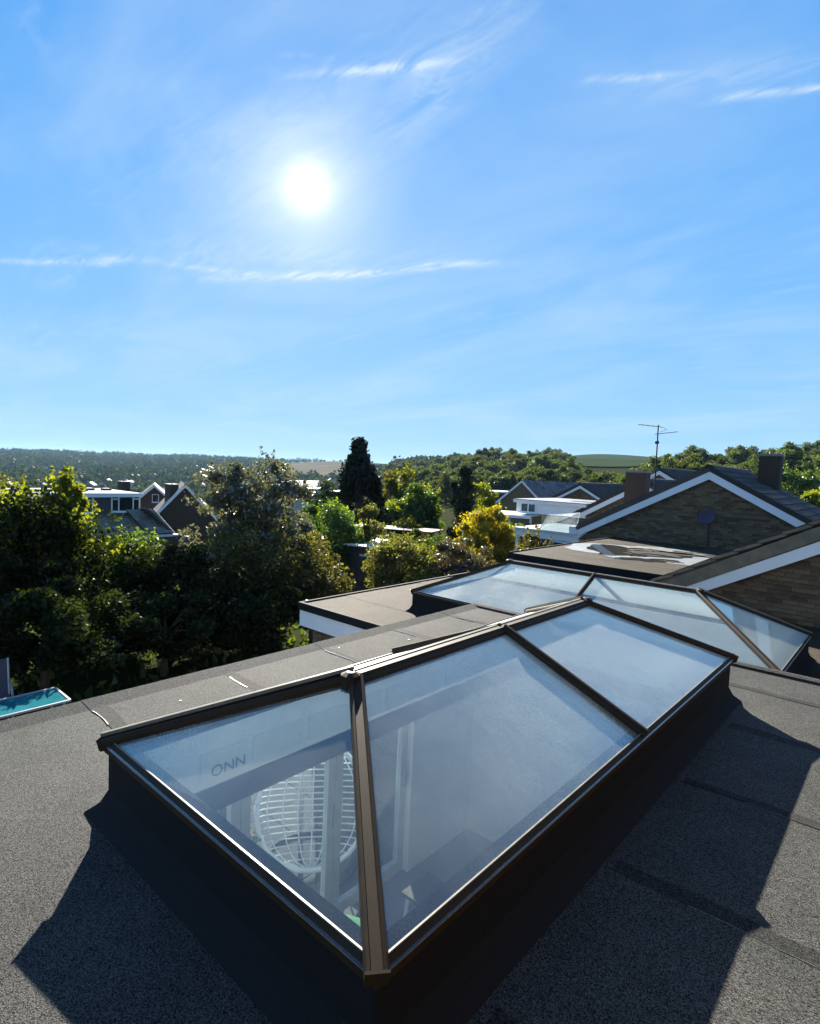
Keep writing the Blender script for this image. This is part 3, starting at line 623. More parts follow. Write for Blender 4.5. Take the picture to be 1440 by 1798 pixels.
def stool():
    root = thing('folding_stool', (-2.0, 2.85, -2.6), 'small white framed stool inside the room below the lantern', 'stool')
    for s in (0, 1):
        for t in (0, 1): MB().bar((-2.2+0.36*s, 2.68+0.32*t, -2.6), (-2.15+0.30*s, 2.70+0.28*t, -2.12), 0.03, 0.03).build('leg', 'white_paint', root)
    MB().box(-2.20, -1.80, 2.66, 3.02, -2.12, -2.085).build('seat', 'wood_dark', root, bevel=0.006)
    MB().bar((-2.19, 2.69, -2.4), (-1.87, 2.69, -2.4), 0.02, 0.02, (0, 0, 1)).build('stretcher', 'white_paint', root)
stool()
def soft_box(name, label, cat, c, sx, sy, sz, m_, rz=0.3):
    bm = bmesh.new(); bmesh.ops.create_cube(bm, size=1.0); bmesh.ops.subdivide_edges(bm, edges=bm.edges[:], cuts=4, use_grid_fill=True)
    for v in bm.verts:
        p = v.co*2; k = (1-abs(p.x)**3*0.35)*(1-abs(p.y)**3*0.35); v.co.z *= max(0.3, k); v.co.x *= 1-0.08*p.y*p.y; v.co.y *= 1-0.08*p.x*p.x
    me = bpy.data.meshes.new(name); bm.to_mesh(me); bm.free(); me.transform(Matrix.Rotation(rz, 4, 'Z') @ Matrix.Diagonal((sx, sy, sz, 1))); me.polygons.foreach_set('use_smooth', [True]*len(me.polygons))
    o = link(name, me, m_); o.location = c; return tag(o, label, cat)
def side_bench():
    root = thing('bench', (-2.15, 2.03, -2.6), 'low dark bench under the green cushion, inside by the garden doors', 'bench')
    MB().box(-2.50, -1.80, 1.72, 2.34, -2.26, -2.20).build('seat', 'wood_dark', root)
    for x in (-2.47, -1.88):
        for y in (1.75, 2.26): MB().box(x, x+0.05, y, y+0.05, -2.6, -2.26).build('leg', 'wood_dark', root)
side_bench()
soft_box('cushion', 'bright green cushion on the low bench under the lantern corner', 'cushion', (-2.12, 2.00, -2.12), 0.50, 0.42, 0.16, 'fabric_green')
def armchair(name, loc, rz, label, m_='fabric_dark', fr='white_paint', grp=None):
    root = thing(name, loc, label, 'chair', grp, rz)
    MB().box(-0.26, 0.26, -0.25, 0.25, 0.38, 0.44).build('seat', m_, root, world=False, bevel=0.01)
    MB().add([(-0.26, 0.22, 0.44), (0.26, 0.22, 0.44), (0.25, 0.36, 0.98), (-0.25, 0.36, 0.98), (-0.26, 0.26, 0.44), (0.26, 0.26, 0.44), (0.25, 0.39, 0.98), (-0.25, 0.39, 0.98)],
             [(0,1,2,3),(7,6,5,4),(0,4,5,1),(1,5,6,2),(2,6,7,3),(3,7,4,0)]).build('backrest', m_, root, world=False, bevel=0.008)
    for s in (-1, 1):
        MB().tube([(0.28*s, -0.27, 0), (0.28*s, -0.25, 0.60), (0.28*s, -0.1, 0.64), (0.28*s, 0.27, 0.66)], 0.016, 6).build('arm_frame', fr, root, world=False)
        MB().tube([(0.27*s, 0.36, 0), (0.27*s, 0.24, 0.44), (0.265*s, 0.375, 0.99)], 0.016, 6).build('back_leg', fr, root, world=False)
    return root
armchair('garden_chair', (-3.52, 1.20, -2.68), R(200), 'white framed garden armchair on the patio by the sliding doors', 'white_dirty')
# patio
pt = link('patio', MB().box(-9.6, EX0-0.03, -3.0, 4.6, -2.80, -2.70).mesh(), 'mortar', kind='structure')
sl = MB().box(-0.297, 0.297, -0.297, 0.297, -0.015, 0.015).mesh('slab')
for i in range(11):
    for j in range(12):
        o = link('paving_slab', sl, 'paving', pt, world=False); o.location = (-9.3+i*0.605, -2.69+j*0.605, -2.695+random.uniform(-.003, .003))
def glass_table():
    root = thing('garden_table', (-8.7, 1.35, -2.68), 'teal glass topped garden table, on the patio under the dark trees', 'table')
    MB().box(-8.84, -8.22, 0.45, 1.98, -2.000, -1.988).build('glass_top', 'table_glass', root)
    m = MB(); z = -1.994
    m.bar((-8.855, 0.43, z), (-8.855, 2.0, z), 0.03, 0.03).bar((-8.205, 0.43, z), (-8.205, 2.0, z), 0.03, 0.03).bar((-8.84, 0.435, z), (-8.22, 0.435, z), 0.03, 0.03).bar((-8.84, 1.995, z), (-8.22, 1.995, z), 0.03, 0.03)
    m.build('rim', 'metal_grey', root)
    for x in (-8.80, -8.26):
        for y in (0.5, 1.93): MB().tube([(x, y, -2.68), (x, y, -2.01)], 0.022, 8).build('leg', 'metal_grey', root)
principled('table_glass', (0.025, 0.17, 0.20), 0.10, 0.6, var=0.4, vscale=2.5)  # teal is the colour of the glass itself
glass_table()
armchair('garden_chair', (-9.55, 1.30, -2.68), R(80), 'dark fabric garden chair behind the glass topped table', fr='metal_grey')
armchair('garden_chair', (-7.75, 0.60, -2.68), R(-80), 'dark fabric garden chair at the end of the glass topped table', fr='metal_grey')
armchair('garden_chair', (-8.6, -0.2, -2.68), R(175), 'dark fabric garden chair across the glass table from its fellow', fr='metal_grey')

# ------------------------------------------------------------------ brickwork and tiles
BRK = MB().box(-0.1075, 0.1075, -0.006, 0.05, -0.0325, 0.0325).mesh('brick')
def brickwork(parent, o, ux, length, z0, z1, inside, cam_pt, m_='brick', nparts=300, face=None):
    """stretcher-bond bricks on a wall whose outer face passes through o, along ux; face = outward normal"""
    ux = Vector(ux).normalized(); face = Vector(face).normalized(); o = Vector(o)
    ang = math.atan2(ux.y, ux.x)
    if (Matrix.Rotation(ang, 3, 'Z') @ Vector((0, -1, 0))).dot(face) < 0: ang += math.pi
    items = []; row = 0; z = z0+0.0375
    while z < z1:
        x = -0.1125*(row % 2)+0.1125
        while x < length:
            p = o + ux*x; p.z = z
            if inside(x-0.11, z) and inside(x+0.11, z): items.append(((p-cam_pt).length, p))
            x += 0.225
        z += 0.075; row += 1
    items.sort(key=lambda t: t[0])
    off = Vector((0, 0, 0)); q = parent
    while q is not None: off += q.location; q = q.parent
    for d, p in items[:nparts]:
        b = link('brick', BRK, m_, parent, world=False); b.location = p-off+face*random.uniform(0.006, 0.010); b.rotation_euler = (0, 0, ang)
    if len(items) > nparts:
        m = MB(); rot = Matrix.Rotation(ang, 3, 'Z')
        base = [Vector(v) for v in ((-.1075,-.006,-.0325),(.1075,-.006,-.0325),(.1075,.05,-.0325),(-.1075,.05,-.0325),(-.1075,-.006,.0325),(.1075,-.006,.0325),(.1075,.05,.0325),(-.1075,.05,.0325))]
        for d, p in items[nparts:]:
            k = face*random.uniform(0.006, 0.010)
            m.add([p+k+rot @ v for v in base], [(0,3,2,1),(4,5,6,7),(0,1,5,4),(1,2,6,5),(2,3,7,6),(3,0,4,7)])
        m.build('bricks', m_, parent, kind='stuff')
def tile_roof(parent, e0, e1, up, slope_len, m_, nparts=0, tw=0.30, gauge=0.32, cam_pt=CAMP, name='roof_tile', deck=True):
    """interlocking tiles over a slope: eave from e0 to e1, up = unit vector up the slope"""
    e0 = Vector(e0); e1 = Vector(e1); up = Vector(up).normalized(); d = (e1-e0).normalized(); nm = d.cross(up).normalized()
    if nm.z < 0: nm = -nm
    L_ = (e1-e0).length; nc = int(L_/tw); nr = int(slope_len/gauge); tw = L_/nc; gauge = slope_len/nr
    if deck: MB().poly([e0-nm*0.01, e1-nm*0.01, e1+up*slope_len-nm*0.01, e0+up*slope_len-nm*0.01], 0.09).build('roof_deck', 'tile_dark', parent)
    prof = [(-0.5, 0.004), (-0.42, 0.030), (-0.32, 0.034), (-0.22, 0.010), (0.10, 0.008), (0.20, 0.030), (0.32, 0.032), (0.44, 0.008), (0.5, 0.006)]
    vs = []; n = len(prof)
    for s, lift in ((0.0, 0.028), (gauge+0.05, 0.002)):
        for x, h in prof: vs.append(Vector((x*tw*1.02, s, h+lift)))
    for x, h in prof: vs.append(Vector((x*tw*1.02, 0.0, h+0.006)))
    fs = [(i, i+1, n+i+1, n+i) for i in range(n-1)] + [(2*n+i, 2*n+i+1, i+1, i) for i in range(n-1)]
    T = MB().add(vs, fs).mesh('roof_tile')
    rot = Matrix((d, up, nm)).transposed(); items = []
    for r in range(nr):
        for c in range(nc):
            p = e0 + d*((c+0.5)*tw) + up*(r*gauge); items.append(((p-cam_pt).length, p))
    items.sort(key=lambda t: t[0])
    off = Vector((0, 0, 0)); q = parent
    while q is not None: off += q.location; q = q.parent
    eu = rot.to_euler()
    for dd, p in items[:nparts]:
        b = link(name, T, m_, parent, world=False); b.location = p-off+nm*random.uniform(0, 0.004); b.rotation_euler = eu
    if len(items) > nparts:
        m = MB()
        for dd, p in items[nparts:]:
            k = p+nm*random.uniform(0, 0.005); m.add([k + rot @ v for v in vs], fs)
        link('roof_tiles', mesh_raw(m), m_, parent, kind='stuff')
def mesh_raw(m):
    me = bpy.data.meshes.new('tiles'); me.from_pydata(m.v, [], m.f); return me
def window(parent, c, ux, face, w, h, panes, name='window', frame='white_paint', depth=0.07, fw=0.06, glass='window_glass', curtain_or_dark=False):
    """panes: list of fractional widths; some may be split ('t' = top light)"""
    c = Vector(c); ux = Vector(ux).normalized(); face = Vector(face).normalized(); Z = Vector((0, 0, 1))
    m = MB(); o = c + face*0.0
    def b(xa, xb, za, zb, d0=-0.02, d1=0.03, mm=m):
        vs = [o + ux*x + Z*z + face*dd for dd in (d0, d1) for x, z in ((xa, za), (xb, za), (xb, zb), (xa, zb))]
        mm.add(vs, [(0,1,2,3),(7,6,5,4),(0,4,5,1),(1,5,6,2),(2,6,7,3),(3,7,4,0)])
    b(-w/2, w/2, -h/2, -h/2+fw); b(-w/2, w/2, h/2-fw, h/2); b(-w/2, -w/2+fw, -h/2+fw, h/2-fw); b(w/2-fw, w/2, -h/2+fw, h/2-fw)
    x = -w/2+fw; tot = w-2*fw; xs = []
    for i, (fr, kind) in enumerate(panes):
        xe = x+tot*fr
        if i < len(panes)-1: b(xe-fw/2, xe+fw/2, -h/2+fw, h/2-fw)
        if kind == 't': b(x+fw/2, xe-fw/2, h*0.20, h*0.20+fw)
        xs.append((x, xe)); x = xe
    root = m.build(name, frame, parent)
    for xa, xe in xs:
        g_ = MB(); b(xa+0.01, xe-0.01, -h/2+fw*0.6, h/2-fw*0.6, 0.000, 0.008, g_); g_.build('pane', glass, root)
    bk = MB(); b(-w/2+0.02, w/2-0.02, -h/2+0.02, h/2-0.02, -0.06, -0.05, bk); bk.build('curtain_or_dark', 'curtain_or_dark' if curtain_or_dark else 'plastic_black', root)  # with no curtain, a black sheet stands in for the unlit room
    s_ = MB(); b(-w/2-0.05, w/2+0.05, -h/2-0.05, -h/2-0.002, -0.02, 0.08, s_); s_.build('sill', frame, root)
    return root

# ------------------------------------------------------------------ second extension (tan felt roof)
F0, F1, G0, G1, FZ = -6.43, 2.0, 4.83, 11.85, -0.62
ex2 = thing('flat_roof_extension', (-2.5, 8, -2.8), 'lower flat roofed brick extension with tan felt and a white fascia board', 'building')
m = slab_with_hole(F0, F1, G0, G1, -4.81, -0.11, 5.94, 7.83, FZ-0.34, FZ-0.01); m.build('roof_deck', 'plaster', ex2)
yy = [G0, 5.75, 6.72, 7.70, 8.66, 9.60, 10.6, G1]
for k in range(len(yy)-1):
    m = MB(); a, b = yy[k]-0.02*(k > 0), yy[k+1]; z = FZ+0.003*(k % 2)
    def rect(xa, xb, ya, yb):
        if yb > ya and xb > xa: m.add([(xa, ya, z), (xb, ya, z), (xb, yb, z), (xa, yb, z)], [(0, 1, 2, 3)])
    hx0, hx1, hy0, hy1 = -4.92, 0.0, 5.83, 7.94
    if b <= hy0 or a >= hy1: rect(F0, F1, a, b)
    else:
        rect(F0, hx0, a, b); rect(hx1, F1, a, b); rect(hx0, hx1, a, min(b, hy0)); rect(hx0, hx1, max(a, hy1), b)
    m.build('felt_sheet', 'felt_neighbour', ex2)
m = MB(); m.box(F0-0.04, -2.8, G0-0.05, G0+0.0, FZ-0.10, FZ+0.022).box(F0-0.04, F0, G0, G1, FZ-0.10, FZ+0.022); m.build('felt_trim', 'felt_black', ex2)
MB().box(F0-0.025, -2.8, G0-0.028, G0-0.001, FZ-0.36, FZ-0.10).build('fascia_board', 'white_paint', ex2)
MB().box(F0-0.028, F0-0.001, G0, G1, FZ-0.36, FZ-0.10).build('fascia_board', 'white_paint', ex2)
MB().box(F0+0.15, F1, G0+0.12, G0+0.30, -2.8, FZ-0.342).build('wall', 'mortar', ex2)
MB().box(F0+0.15, F0+0.33, G0+0.30, G1-0.1, -2.8, FZ-0.342).build('wall', 'mortar', ex2)
brickwork(ex2, (F0+0.15, G0+0.12, 0), (1, 0, 0), 3.3, -2.8, FZ-0.36, lambda x, z: x > 0.0, CAMP, 'brick', 200, (0, -1, 0))
MB().box(F0+0.34, F1, G0+0.31, G1-0.1, -2.78, -2.7).build('room_floor', 'room_floor', ex2)
MB().box(F0+0.34, F1, G1-0.1, G1+0.02, -2.7, FZ-0.35).build('wall', 'plaster', ex2)
MB().tube([(F0-0.28, G0+0.3, FZ-0.06), (F0-0.04, G0+0.3, FZ-0.06)], 0.03, 8).build('outlet_pipe', 'metal_grey', ex2)
# flue end on the tan roof
m = MB(); m.tube([(0.40, 7.35, FZ), (0.40, 7.35, FZ+0.16)], 0.085, 14); fl = tag(m.build('vent_pipe', 'terracotta'), 'short terracotta vent pipe beside the far end of the long lantern', 'vent pipe')
m = MB(); m.tube([(0.40, 7.35, FZ+0.16), (0.40, 7.35, FZ+0.20)], 0.10, 14); m.build('vent_collar', 'terracotta', fl)

# ------------------------------------------------------------------ third extension with the puddle
P0, P1, Q0, Q1, PZ = -6.85, -1.0, 11.86, 18.72, -0.40
ex3 = thing('flat_roof_extension', (-4, 15, -3), 'flat roof with a drying puddle in front of the wide brick gable', 'building')
MB().box(P0, P1, Q0, Q1, PZ-0.22, PZ-0.006).build('roof_deck', 'felt_black', ex3)
for k in range(7):
    a = Q0+k*(Q1-Q0)/7; b = Q0+(k+1)*(Q1-Q0)/7
    MB().add([(P0, a, PZ+0.003*(k % 2)), (P1, a, PZ+0.003*(k % 2)), (P1, b, PZ+0.003*(k % 2)), (P0, b, PZ+0.003*(k % 2))], [(0, 1, 2, 3)]).build('felt_sheet', 'felt_neighbour', ex3)
MB().box(P0+0.1, P1, Q0+0.1, Q1, -3.0, PZ-0.22).build('wall', 'brick', ex3)
MB().box(P0-0.03, P0, Q0-0.03, Q1, PZ-0.16, PZ+0.03).build('edge_trim', 'felt_black', ex3)
def blob(cx, cy, rx, ry, z, n=44, jag=0.35, seed=0, rot=0.0):
    rr = random.Random(seed); ph = [rr.uniform(0, 6.28) for _ in range(6)]; pts = []
    for i in range(n):
        a = 2*math.pi*i/n; k = 1+sum(jag/(q+1)*math.sin((q+2)*a+ph[q]) for q in range(6))*0.6+rr.uniform(-.05, .05)*jag*3
        x, y = rx*k*math.cos(a), ry*k*math.sin(a); pts.append((cx+x*math.cos(rot)-y*math.sin(rot), cy+x*math.sin(rot)+y*math.cos(rot), z))
    return pts
MB().poly(blob(-4.6, 15.3, 1.75, 2.0, PZ+0.0068, 60, 0.30, 3), 0.003).build('dried_silt', 'dry_silt', ex3)
MB().poly(blob(-5.0, 15.2, 1.0, 1.45, PZ+0.0115, 60, 0.45, 4, 0.15), 0.003).build('puddle', 'puddle', ex3)
MB().poly(blob(-4.1, 13.9, 0.55, 0.40, PZ+0.0115, 40, 0.55, 8, 0.6), 0.003).build('puddle', 'puddle', ex3)
for i, (x, y, rx, ry) in enumerate(((-4.25, 15.6, 0.80, 0.42), (-3.6, 16.1, 0.6, 0.26), (-4.75, 15.9, 0.45, 0.33), (-3.6, 14.1, 0.22, 0.09), (-3.4, 16.8, 0.5, 0.16), (-4.45, 14.9, 0.34, 0.12), (-3.95, 16.4, 0.4, 0.2), (-4.9, 14.7, 0.16, 0.06))):
    MB().poly(blob(x, y, rx, ry, PZ+0.0165, 40, 0.8, 20+i), 0.004).build('silt_patch', 'silt', ex3)

# ------------------------------------------------------------------ gabled houses in the row
def gable_house(name, label, y0, y1, xe0, ze0, xr, zr, xe1, zbase, roof, wall='brick', board=0.17, vt=0.0, nb=300, ntile=0, verge=True, wall_in=0.45, clip=None, group=None, wm='mortar'):
    """house with its gable facing -Y; eaves at xe0 and xe1, ridge along Y at xr"""
    root = thing(name, (xr, (y0+y1)/2, zbase), label, 'house', group)
    s0 = Vector((xr-xe0, 0, zr-ze0)); ze1 = zr-(zr-ze0)*(xe1-xr)/(xr-xe0); s1 = Vector((xr-xe1, 0, zr-ze1))
    oh = 0.14
    yw = y0+oh
    def top(x): return (ze0+(x-xe0)*(zr-ze0)/(xr-xe0) if x < xr else zr-(x-xr)*(zr-ze1)/(xe1-xr)) - 0.10
    xa, xb = xe0+wall_in, xe1-wall_in
    for (yy0, yy1) in ((yw, yw+0.25), (y1-0.4, y1-0.15)):
        MB().poly([(xa, yy1, zbase), (xa, yy1, top(xa)), (xr, yy1, top(xr)), (xb, yy1, top(xb)), (xb, yy1, zbase)], 0.25).build('wall', wm, root)
    for (a, b) in ((xa, xa+0.25), (xb-0.25, xb)): MB().box(a, b, yw+0.25, y1-0.4, zbase, top(a if a == xa else b)).build('wall', wm, root)
    lo_x = xa if clip is None else clip[0]; hi_x = xb if clip is None else clip[1]; lo_z = zbase if clip is None else clip[2]
    brickwork(root, (lo_x, yw, 0), (1, 0, 0), hi_x-lo_x, lo_z, zr, lambda x, z: z < top(lo_x+x)-0.02 and x > -0.01, CAMP, wall, nb, (0, -1, 0))
    # roof slopes
    tile_roof(root, (xe1, y0, ze1), (xe1, y1, ze1), s1, s1.length, roof, ntile)
    tile_roof(root, (xe0, y0, ze0), (xe0, y1, ze0), s0, s0.length, roof, 0)
    rm = MB(); n = int((y1-y0)/0.45)
    for k in range(n):
        ya = y0+k*(y1-y0)/n; yb = y0+(k+1)*(y1-y0)/n-0.008
        MB().prism((xr, ya, zr+0.02), (xr, yb, zr+0.02), [(-0.13, -0.05), (-0.11, 0.02), (-0.06, 0.065), (0, 0.08), (0.06, 0.065), (0.11, 0.02), (0.13, -0.05)]).build('ridge_tile', roof, root)
    # verge boards
    up = Vector((0, 0, 1))
    for (e, s) in ((Vector((xe0, y0, ze0)), s0), (Vector((xe1, y0, ze1)), s1)):
        r_ = e+s; d = s.normalized(); nn = Vector((-d.z, 0, d.x)); nn = nn if nn.z > 0 else -nn
        lo_ = e-d*0.06; t0 = -0.115-vt; t1 = t0-board
        ax = Vector((0, 1, 0))
        ra = r_ + up*(t0/ abs(nn.z)); rb = r_ + up*(t1/abs(nn.z))
        vs = [lo_+nn*t0, ra, rb, lo_+nn*t1]; vs = [v+Vector((0, -0.02, 0)) for v in vs] + [v+Vector((0, 0.01, 0)) for v in vs]
        MB().add(vs, [(0,1,2,3),(7,6,5,4),(0,4,5,1),(1,5,6,2),(2,6,7,3),(3,7,4,0)]).build('bargeboard', 'white_paint', root)
        if vt:
            vs = [lo_+nn*(-0.03), r_+up*(-0.03), r_+up*(t0+0.002), lo_+nn*(t0+0.002)]; vs = [v+Vector((0, -0.035, 0)) for v in vs] + [v+Vector((0, 0.01, 0)) for v in vs]
            MB().add(vs, [(0,1,2,3),(7,6,5,4),(0,4,5,1),(1,5,6,2),(2,6,7,3),(3,7,4,0)]).build('verge_bedding', 'verge_mortar', root)
            n = int(s.length/0.36)
            for k in range(n):
                a = e + d*(k*s.length/n); b = e + d*((k+1)*s.length/n+0.03)
                vs = [a+nn*0.075, b+nn*0.045, b+nn*0.0, a+nn*0.03]; vs = [v+Vector((0, -0.05, 0)) for v in vs] + [v+Vector((0, 0.10, 0)) for v in vs]
                MB().add(vs, [(0,1,2,3),(7,6,5,4),(0,4,5,1),(1,5,6,2),(2,6,7,3),(3,7,4,0)]).build('verge_tile', 'verge_mortar', root)
        else:
            vs = [lo_+nn*0.02, r_+up*0.02, r_+up*(t0+0.002), lo_+nn*(t0+0.002)]; vs = [v+Vector((0, -0.03, 0)) for v in vs] + [v+Vector((0, 0.01, 0)) for v in vs]
            MB().add(vs, [(0,1,2,3),(7,6,5,4),(0,4,5,1),(1,5,6,2),(2,6,7,3),(3,7,4,0)]).build('verge_bedding', 'tile_dark', root)
    # gutters
    for x, z, s in ((xe0, ze0, -1), (xe1, ze1, 1)):
        MB().prism((x+s*0.03, y0, z-0.04), (x+s*0.03, y1, z-0.04), [(-0.05, 0.03), (-0.04, -0.03), (0, -0.05), (0.04, -0.03), (0.05, 0.03)]).build('gutter', 'plastic_black', root)
    return root
def chimney(root, x, y, z0, z1, w=0.6, d=0.45, m_='brick_red', cap=True):
    c = MB().box(x-w/2, x+w/2, y-d/2, y+d/2, z0, z1-0.08).build('chimney', m_, root)
    MB().box(x-w/2-0.04, x+w/2+0.04, y-d/2-0.04, y+d/2+0.04, z1-0.08, z1).build('chimney_cap', 'lead', c)
    MB().poly([(x-w/2-.05, y-d/2-.06, z0+.35), (x+w/2+.05, y-d/2-.06, z0+.35), (x+w/2+.05, y+d/2+.06, z0+.36), (x-w/2-.05, y+d/2+.06, z0+.36)], 0.03).build('flashing', 'lead', c)
    MB().tube([(x, y, z1), (x, y, z1+0.10)], [0.09, 0.075], 10).build('chimney_pot', 'terracotta', c)
    return c
# next-door house whose brick gable stands on the tan roof
nh = gable_house('brick_house', 'brick house with a blue white bargeboard rising from the tan felt roof', 10.02, 17.5, -2.66, -0.30, 1.7, 2.08, 6.0, -3.0, 'tile_dark', board=0.18, vt=0.13, nb=300, clip=(-2.2, 1.6, -0.62), wall_in=0.5)
# wide gable behind the puddle
bg_ = gable_house('brick_house', 'wide brick gable with white bargeboards and a dark satellite dish', 18.78, 24.0, -8.30, -0.16, -4.04, 2.10, 0.25, -3.0, 'tile_dark', board=0.21, nb=300, ntile=230, clip=(-8.05, -0.9, -0.45), wall_in=0.25)
chimney(bg_, -3.05, 22.6, 1.0, 2.72, 0.66, 0.5)
chimney(bg_, -7.42, 22.0, 0.3, 1.98, 0.80, 0.5)
def dish():
    c = Vector((-3.96, 18.55, 0.55)); root = thing('satellite_dish', (-3.96, 18.78, 0.2), 'dark satellite dish fixed on the wide brick gable', 'satellite dish')
    m = MB(); n = 24; f_ = Vector((-0.15, -0.95, 0.25)).normalized(); x = f_.cross(Vector((0, 0, 1))).normalized(); y = x.cross(f_)
    vs = []; rings = 6
    for i in range(rings+1):
        r = 0.27*i/rings
        for k in range(n): a = 2*math.pi*k/n; vs.append(c + x*(r*math.cos(a)) + y*(r*0.9*math.sin(a)) + f_*(0.05*(i/rings)**2))
    fs = [(i*n+k, i*n+(k+1) % n, (i+1)*n+(k+1) % n, (i+1)*n+k) for i in range(rings) for k in range(n)]
    nv = len(vs); vs += [v - f_*0.012 for v in vs]; fs += [tuple(nv+q for q in f[::-1]) for f in fs] + [(rings*n+k, rings*n+(k+1) % n, nv+rings*n+(k+1) % n, nv+rings*n+k) for k in range(n)]
    m.add(vs, fs); m.build('reflector', 'dish', root, smooth=True)
    MB().tube([c - f_*0.01, c + Vector((0, 0.12, -0.05)), (-3.96, 18.93, 0.45)], 0.018, 6).build('bracket', 'metal_dark', root)
    MB().tube([c - y*0.24, c - y*0.20 + f_*0.26, c - y*0.05 + f_*0.30], 0.009, 6).build('feed_arm', 'metal_dark', root)
    MB().box(-3.99, -3.93, 18.885, 18.91, -0.42, 0.45).build('cable', 'plastic_black', root)
dish()
def antenna():
    root = thing('tv_antenna', (-6.25, 20.4, 0.9), 'tall television antenna mast above the dark brick chimney', 'antenna')
    MB().tube([(-6.24, 20.5, 0.75), (-6.28, 20.5, 3.62)], [0.028, 0.022], 8).build('mast', 'metal_dark', root)
    MB().tube([(-6.34, 20.5, 2.98), (-6.22, 20.5, 3.0)], 0.05, 6).build('clamp', 'metal_dark', root)
    for (a, b, n, ln, nm) in (((-6.28, 20.5, 3.56), (-6.80, 20.0, 3.60), 4, 0.42, 'upper_boom'), ((-6.28, 20.5, 3.30), (-5.72, 20.9, 3.40), 6, 0.30, 'lower_boom')):
        a, b = Vector(a), Vector(b); d = (b-a).normalized(); s = d.cross(Vector((0, 0, 1))).normalized(); bm_ = MB().tube([a-d*0.1, b], 0.012, 6).build(nm, 'metal_dark', root)
        for k in range(n):
            p = a+(b-a)*((k+0.6)/n); MB().tube([p-s*ln/2, p+s*ln/2], 0.006, 5).build('element', 'metal_dark', bm_)
    MB().tube([(-6.28, 20.47, 3.56), (-6.02, 20.3, 3.50), (-5.95, 20.45, 3.44), (-6.2, 20.5, 3.36)], 0.007, 5).build('dipole', 'metal_dark', root)
antenna()
# third house: white dormer box, gable further back
h3 = gable_house('brick_house', 'brick house beyond the wide gable with a white boarded flat dormer', 25.0, 31.5, -12.9, -0.95, -8.3, 1.62, -3.7, -3.6, 'tile_dark', board=0.20, nb=160, clip=(-10.9, -7.6, -0.4), wall_in=0.3)
dm = MB(); dm.box(-14.6, -10.85, 25.0, 29.5, -0.30, 0.22); dm.build('dormer_box', 'white_paint', h3)
MB().box(-14.75, -10.8, 24.9, 29.6, 0.22, 0.36).build('dormer_fascia', 'white_paint', h3)
MB().box(-14.72, -10.85, 24.93, 29.55, 0.361, 0.40).build('dormer_roof', 'lead', h3)
window(h3, (-13.9, 24.98, -0.02), (1, 0, 0), (0, -1, 0), 0.9, 0.5, [(0.5, ''), (0.5, '')])
for i, x in enumerate((-12.2, -11.6, -11.1)):
    MB().box(x, x+0.45, 26.2, 27.1, 0.405, 0.44).build('roof_light', 'window_glass', h3)
h4 = gable_house('brick_house', 'small brick gable with thin white boards between dormer and tiled house', 36.5, 44, -18.7, 0.05, -16.55, 1.20, -14.4, -4.2, 'tile_dark', board=0.16, nb=60, clip=(-18.3, -14.8, -0.5), wall_in=0.25)
h4b = gable_house('brick_house', 'brick gable peeping over the wide house roof beside the antenna mast', 37.5, 46, -14.2, 1.0, -11.7, 2.42, -9.2, -4.0, 'tile_dark', board=0.22, nb=60, clip=(-13.6, -10, 0.7), wall_in=0.25)
# balcony and terrace on the garden side of the wide gable
bal = thing('balcony', (-9.6, 19.5, -3.0), 'white boarded balcony with glass screens beside the wide brick gable', 'balcony')
MB().box(-10.95, -8.28, 18.9, 22.4, -0.78, -0.52).build('white_soffit', 'white_paint', bal)
MB().box(-11.0, -8.32, 18.84, 22.45, -0.52, -0.44).build('deck_edge', 'white_dirty', bal)
MB().add([(-8.66, 18.86, -0.20), (-8.02, 18.86, -0.16), (-8.02, 18.86, -0.42), (-8.30, 18.86, -0.60), (-8.66, 18.86, -0.52), (-8.66, 22, -0.20), (-8.02, 22, -0.16), (-8.02, 22, -0.42), (-8.30, 22, -0.60), (-8.66, 22, -0.52)],
         [(0,1,2,3,4),(9,8,7,6,5),(0,5,6,1),(1,6,7,2),(2,7,8,3),(3,8,9,4),(4,9,5,0)]).build('boxed_eave', 'white_paint', bal)
for x in (-10.9, -8.4):
    for y in (19.0, 22.3): MB().box(x-0.05, x+0.05, y-0.05, y+0.05, -3.2, -0.78).build('post', 'white_paint', bal)
for (p, q) in (((-9.9, 18.9), (-8.45, 18.9)), ((-9.9, 18.9), (-9.75, 21.8))):
    pan = MB().add([(p[0], p[1], -0.44), (q[0], q[1], -0.44), (q[0]+0.1, q[1], 0.15), (p[0]+0.35, p[1], 0.15)], [(0, 1, 2, 3)]).build('glass_screen', 'window_glass', bal)
    MB().tube([(p[0], p[1], -0.44), (p[0]+0.35, p[1], 0.15), (q[0]+0.1, q[1], 0.15), (q[0], q[1], -0.44)], 0.022, 6).build('screen_rail', 'white_paint', pan)
MB().tube([(-8.45, 18.95, 0.10), (-8.1, 18.95, 0.12), (-7.9, 18.95, 0.02)], 0.02, 6).build('handrail', 'metal_dark', bal)
window(bal, (-8.85, 18.95, -1.05), (1, 0, 0), (0, -1, 0), 1.0, 0.5, [(0.5, ''), (0.5, '')])
